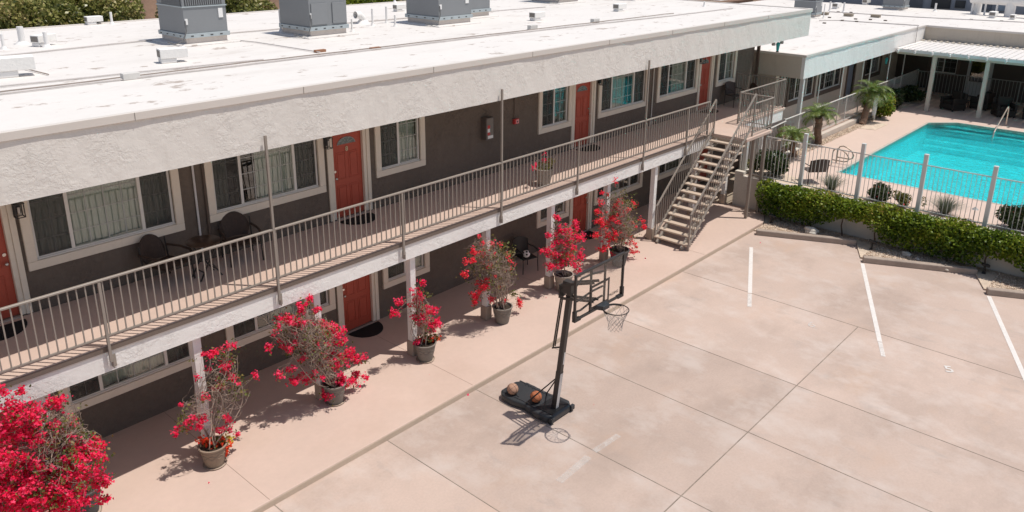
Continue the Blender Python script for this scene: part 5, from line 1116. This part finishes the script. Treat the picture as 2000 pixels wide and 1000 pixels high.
# ------------------------------------------------------------------ rooftop units
def ac(c,sx,sy,h,lab,front='panel',z0=6.70,curb=True):
    x,y=c; t=thing('rooftop_air_conditioner',lab,'air conditioner',(x+sx/2,y+sy/2,z0),'grey rooftop air conditioning units')
    MB().box(x+0.04,y+0.04,z0-0.01,x+sx-0.04,y+sy-0.04,z0+0.17).build('curb',mat('curb_wood',(0.62,0.55,0.50),0.8),t)
    mb=MB().prism([(x-0.2,y-0.22),(x+sx+0.2,y-0.22),(x+sx+0.2,y+sy+0.1),(x-0.2,y+sy+0.1)],z0-0.01,z0+0.035); mb.build('roof_patch',ROOFW,t,bevel=0.03)
    MB().box(x-0.02,y-0.02,z0+0.172,x+sx+0.02,y+sy+0.02,z0+0.275).build('base_rail',ACR,t,bevel=0.006)
    cb=MB().box(x+0.015,y+0.015,z0+0.276,x+sx-0.015,y+sy-0.015,z0+h).build('cabinet',ACG,t,bevel=0.008)
    mb=MB()
    for k in range(4):
        u=x+sx*(0.12+0.22*k); mb.box(u,y-0.0235,z0+0.205,u+0.07,y-0.0205,z0+0.235); u=y+sy*(0.12+0.25*k); mb.box(x-0.0235,u,z0+0.205,x-0.0205,u+0.08,z0+0.235)
    mb.build('rail_slot_shade',ACD,t)  # dark plates on the solid rail, coloured like shaded slots
    if front in ('louvre','all'):
        mb=MB(); mb.box(x+0.08,y+0.003,z0+0.95,x+sx-0.12,y+0.0145,z0+h-0.06); mb.box(x+0.003,y+0.08,z0+0.95,x+0.0145,y+sy-0.3,z0+h-0.06); g_=mb.build('grille',ACD,cb)
        mb=MB(); k=x+0.10
        while k<x+sx-0.14: mb.box(k,y-0.006,z0+0.95,k+0.022,y+0.0025,z0+h-0.06); k+=0.055
        k=y+0.1
        while k<y+sy-0.32: mb.box(x-0.006,k,z0+0.95,x+0.0025,k+0.022,z0+h-0.06); k+=0.055
        mb.build('louvre_blades',ACG,cb)
        mb=MB(); mb.box(x-0.004,y-0.004,z0+0.905,x+sx+0.004,y+0.0145,z0+0.935); mb.box(x-0.004,y+0.016,z0+0.905,x+0.0145,y+sy,z0+0.935); mb.build('cabinet_seam',ACR,cb)
    if front in ('panel','all2'):
        for (a,b) in ((0.06,0.46),(0.60,0.96)): MB().box(x+sx*a,y-0.012,z0+0.33,x+sx*b,y+0.0145,z0+0.88).build('access_panel',ACG,cb,bevel=0.004)
    mb=MB(); mb.box(x+sx*0.80,y-0.004,z0+0.62,x+sx*0.90,y+0.0145,z0+0.85); mb.box(x+sx*0.03,y-0.005,z0+0.5,x+sx*0.09,y+0.0145,z0+0.64); mb.build('white_label',WHITEP,cb)
    MB().tube([(x+0.03,y-0.02,z0+0.6),(x+0.02,y-0.05,z0+0.35),(x-0.1,y-0.07,z0+0.12),(x-0.28,y+0.0,z0+0.06),(x-0.33,y+0.25,z0+0.09)],0.016,7).build('power_cable',CABLE,t,smooth=True)
    return t
ac((9.33,19.06),1.16,1.36,1.75,'nearest grey rooftop unit with louvred top, at the left of the roof','louvre')
ac((12.36,18.25),1.24,1.42,1.6,'second rooftop unit from the left, two raised access panels','panel')
ac((16.68,17.9),1.42,1.5,1.6,'third rooftop unit, one of the close pair, nearer the camera','plain')
ac((18.75,18.95),1.3,1.4,1.6,'fourth rooftop unit, tucked behind the third one','plain')
q=G(1085,8,6.7); ac((q.x+0.2,q.y),1.35,1.5,1.5,'rooftop unit of which only the curb shows at the top centre','plain')
q=G(1236,2,6.7); ac((q.x+0.2,q.y+0.1),1.35,1.5,1.5,'rooftop unit right of centre, just its curb at the top edge','plain')
q=G(1408,2,6.7); ac((q.x+0.3,q.y+0.3),1.5,1.5,1.5,'rooftop unit near the far right corner of the main roof','plain')
q=G(1548,32,4.9); ac((q.x,q.y-1.3),1.0,1.3,1.9,'big louvred unit on the low roof behind the main roof corner','louvre',z0=4.9)
q=G(1722,18,4.9); ac((q.x,q.y-1.3),1.15,1.3,1.6,'grey unit standing alone on the distant low roof','plain',z0=4.9)
# vents and pipes
def gooseneck(x,y,z0,s,lab,rz=0.0):
    t=thing('roof_vent',lab,'roof vent',(x,y,z0),'rectangular goose-neck vents on the roof')
    def lb(mb,n,m,**k): o=mb.build(n,m,None,**k); o.parent=t; return o
    lb(MB().prism([(-0.16*s,-0.13*s),(0.16*s,-0.13*s),(0.16*s,0.13*s),(-0.16*s,0.13*s)],0.0,0.10*s),'base',ROOFP,bevel=0.02)
    lb(MB().box(-0.17*s,-0.15*s,0.10*s,0.40*s,0.15*s,0.30*s),'hood',mat('crusty_white',(0.82,0.80,0.77),0.9,var=0.06,vscale=20,bump=0.006,bscale=25),bevel=0.012)
    lb(MB().box(-0.175*s,-0.12*s,0.13*s,-0.171*s,0.12*s,0.27*s),'mouth_shade',mat('vent_mouth_shade',(0.22,0.2,0.18),0.7))  # dark plate on the closed hood, coloured as its shaded mouth
    t.matrix_basis=Matrix.Translation((x,y,z0))@Matrix.Rotation(rz,4,'Z')
for (px,py,z0,s,lab,rz) in [(328,122,6.7,1.0,'crusty white goose-neck vent below the nearest rooftop unit',-0.2),(12,150,6.7,1.25,'crusty white goose-neck vent cut off at the left edge',-0.2),(1045,40,6.7,0.9,'goose-neck vent left of the two right-hand ones on the roof',0.0),(1207,22,6.7,0.9,'goose-neck vent farther right near the roof top edge',0.0),
      (777,22,6.7,0.8,'small dark-mouthed vent right of the second unit',0.0),(80,90,6.7,0.9,'galvanised vent with a flap at the left of the roof',0.4),(178,48,6.7,0.8,'small boxy vent at the back edge of the roof, left',0.0),
      (1632,17,4.9,1.2,'dark-mouthed vent on the low roof beyond the corner',0.0),(1690,9,4.9,1.2,'upright vent on the low roof left of the lone unit',0.0),(1938,35,4.9,1.2,'grey vent on the low roof under the white duct',0.0),(1977,38,4.9,0.9,'small grey vent on the low roof at the right edge',0.0)]:
    q=G(px,py,z0); gooseneck(q.x,q.y,z0,s,lab,rz)
for (px,py,h,r_,lab,z0) in [(44,86,0.42,0.075,'thick white vent pipe at the left of the roof',6.7),(92,92,0.36,0.05,'white vent pipe just right of the thick one',6.7),(8,96,0.35,0.035,'thin white pipe at the extreme left of the roof',6.7),(219,47,0.35,0.035,'thin white pipe at the back edge of the roof',6.7),
      (549,62,0.62,0.03,'thin white pipe left of the second rooftop unit',6.7),(688,62,0.35,0.025,'short white pipe just right of the second unit',6.7),(728,50,0.5,0.03,'left one of three white pipes between second and third units',6.7),(755,45,0.5,0.03,'middle one of three white pipes between second and third units',6.7),(772,52,0.34,0.03,'right, shortest one of three white pipes between units',6.7),(771,5,0.5,0.04,'white pipe at the top edge left of the third unit',6.7),
      (1375,13,0.2,0.03,'small pipe stub near the far end of the main roof',6.7),(1620,22,0.6,0.05,'white pipe right of the big louvred unit on the low roof',4.9),(1647,24,0.6,0.05,'white curved pipe further right on the low roof',4.9),(1608,36,0.8,0.03,'thin pipe near the big louvred unit',4.9),(1826,22,0.5,0.06,'short white pipe near the long white duct',4.9)]:
    q=G(px,py,z0); MBx=MB().tube([(q.x,q.y,z0-0.01),(q.x,q.y,z0+h)],r_,12); MBx.lathe([(r_*2.2,0),(r_*1.2,0.07)],(q.x,q.y,z0-0.002),12); tag(MBx.build('vent_pipe',ROOFP,smooth=True),lab,'pipe','white vent pipes on the roofs')
q=G(703,46,6.7); t=thing('turned_vent','round elbow vent lying open between second and third rooftop units','roof vent',(q.x,q.y,6.7)); MB().tube([(q.x+0.12,q.y,6.70),(q.x+0.12,q.y,6.85),(q.x,q.y,6.96),(q.x-0.16,q.y,6.97)],0.11,14,cap=False).build('elbow',ROOFP,t,smooth=True); MB().lathe([(0.22,0),(0.13,0.1)],(q.x+0.12,q.y,6.698),16).build('boot',ROOFP,t,smooth=True)
# low roof hatches and small blocks
for (px,py,lab) in [(1609,29,'low tan roof curb nearest the big louvred unit'),(1657,32,'middle low tan roof curb on the low roof'),(1710,34,'low grey roof curb right of the middle one')]:
    q=G(px,py,4.9); MBx=MB().box(q.x-0.15,q.y-0.24,4.9,q.x+0.15,q.y+0.24,5.03); MBx.box(q.x-0.18,q.y-0.27,5.032,q.x+0.18,q.y+0.27,5.06); tag(MBx.build('roof_curb',mat('tan_curb',(0.34,0.29,0.23),0.8)),lab,'roof curb','low curbs on the low roof')
for i,(px,py,lab) in enumerate([(1620,35,'dark pipe block left of the others on the low roof'),(1637,24,'dark block near the first curb'),(1662,25,'dark block above the middle curb'),(1671,38,'dark block right of the middle curb'),(1673,43,'dark block in front of the middle curb'),(1645,41,'grey block in front of the first curb'),(1700,39,'dark block left of the grey curb'),(1729,41,'grey block right of the grey curb'),(1610,46,'small block nearest the main roof corner'),(1897,39,'small block before the long duct'),(1956,42,'small block by the right vents')]):
    q=G(px,py,4.9); tag(MB().box(q.x-0.05,q.y-0.08,4.9,q.x+0.05,q.y+0.08,4.96).build('pipe_block',mat('dark_block',(0.14,0.11,0.09),0.8)),lab,'block','blocks under low roof conduits')
def gl(pts): return [tuple(G(x,y,4.92)) for x,y in pts]
roofline(gl([(1600,40),(1640,40),(1700,44),(1795,50)]),0.03,PIPEG,'long conduit crossing the low roof toward the inner corner')
roofline(gl([(1620,23),(1700,28),(1800,34),(2010,44)]),0.03,PIPEG,'long conduit crossing the low roof behind the curbs')
tag(MB().tube([tuple(PY(1793,50,12.33)),tuple(PY(1793,51,12.33)-Vector((0,0,1.0)))],0.02,6).build('wall_conduit',PIPEG),'thin conduit running down the wing fascia left of the patio cover','conduit')
# white insulated ducts
wd=thing('white_duct','long white insulated duct on legs at the far right of the low roof','duct',tuple(G(1890,25,4.9)))
a=G(1893,27,4.9); b=G(2010,36,4.9); b2=b+(b-a)*0.6
MB().tube([tuple(a+Vector((0,0,0.95))),tuple(b2+Vector((0,0,0.95)))],0.30,16).build('duct_run',ROOFP,wd,smooth=True)
MB().tube([tuple(a+Vector((0.3,-0.3,0.0))),tuple(a+Vector((0.3,-0.3,0.9)))],0.26,14).build('duct_drop',ROOFP,wd,smooth=True); c=a+(b2-a)*0.42; MB().tube([tuple(c),tuple(c+Vector((0,0,0.9)))],0.28,14).build('duct_drop',ROOFP,wd,smooth=True)
for u in (0.02,0.16,0.28,0.8): c=a+(b2-a)*u; MB().bar(c,c+Vector((0,0,0.7)),0.09).build('leg',ROOFP,wd)
# ------------------------------------------------------------------ background
gb=thing('grey_building','grey painted building with dark windows behind the low roof at top right','building',(63,8,0))
mb=MB(); mb.box(60.5,-14,-0.05,72,26,9); mb.build('wall',GBLD,gb)
for (p0,p1,dk) in [((1820,0),(1855,17),1),((1866,6),(1884,16),1),((1902,10),(1936,20),0),((1945,11),(1965,22),2)]:
    A=PX(*p0,60.45); B=PX(*p1,60.45); MB().box(60.42,A.y,B.z,60.49,B.y,A.z+0.2).build('window',[BLUEDOOR,ACD,mat('pale_blue_panel',(0.35,0.42,0.5),0.6)][dk],gb)
A=PX(1730,0,60.45);B=PX(1800,17,60.45); MB().box(60.40,A.y,2.0,60.47,B.y,9).build('panel',mat('dark_grey_panel',(0.16,0.17,0.19),0.7),gb)
mb=MB(); mb.add([(-60,33,-0.05),(120,33,-0.05),(120,46,12),(-60,46,12),(-60,90,16),(120,90,16)],[(0,1,2,3),(3,2,5,4)]); struct(mb.build('hillside',mat('brown_hill',(0.20,0.125,0.085),0.95,var=0.35,vscale=1.2,vscale2=6)))
mb=MB(); mb.box(-12,27.6,-0.05,58,27.75,4.8); 
tag(mb.build('boundary_fence',FENCEW),'brown wooden boundary fence glimpsed behind the trees','fence')
def tree(lab,x,y,h,r,zc,n,m,size=0.13,flow=0):
    t=thing('tree',lab,'tree',(x,y,0),'trees behind the motel')
    MB().tube([(x,y,-0.06),(x+0.1,y,h*0.3),(x,y+0.1,h*0.6)],[0.22,0.17,0.1],10).build('trunk',TWIGD,t,smooth=True)
    mb=MB(); es=[]
    for _ in range(16):
        a=rng.uniform(0,6.28); q=Vector((x+math.cos(a)*r*rng.uniform(0.25,0.75),y+math.sin(a)*r*rng.uniform(0.25,0.75),zc+rng.uniform(-0.55,0.6)*h*0.38)); rr_=r*rng.uniform(0.28,0.5); es.append((q.x,q.y,q.z,rr_,rr_,rr_*0.8)); mb.tube(wander((x,y+0.05,h*0.35),q,5,0.2),[0.09,0.07,0.05,0.04,0.03,0.02],6)
    mb.build('limbs',TWIGD,t); es.append((x,y,zc,r*0.5,r*0.5,h*0.3))
    P_=blobpoints(n,es,0.5); cl=np.sin(P_[:,0]*2.1+P_[:,2]*2.3)*0.14+np.sin(P_[:,0]*5+P_[:,1]*3+P_[:,2]*4)*0.1
    cards('crown',P_,size,m,t,aspect=1.6,up_bias=0.7,rnd=rng.normal(0.5,0.25,n)+cl)
tree('olive green tree at the top left corner behind the roof',5.2,28.2,8.2,2.4,5.4,62000,TREEL,0.075)
tree('dense green tree behind the roof left of the nearest unit',8.6,28.4,8.5,2.5,5.6,66000,TREEL,0.075)
tree('dense green tree just left of the nearest rooftop unit',11.3,29.0,8.6,2.2,5.7,52000,TREEL,0.075)
tree('green tree seen between the first and second rooftop units',16.1,28.6,8.0,2.0,5.3,44000,TREEL,0.08)
tree('brown-tinged tree left of the second rooftop unit',14.4,29.4,7.5,1.6,5.2,22000,TREEL,0.075)
tree('yellow-green tree seen above the second rooftop unit',21.4,28.4,7.4,2.2,4.9,20000,TREEY,0.12)
tree('dark tree behind the roof right of the second unit',24.8,29.5,7.6,2.2,5.0,14000,TREEL,0.12)
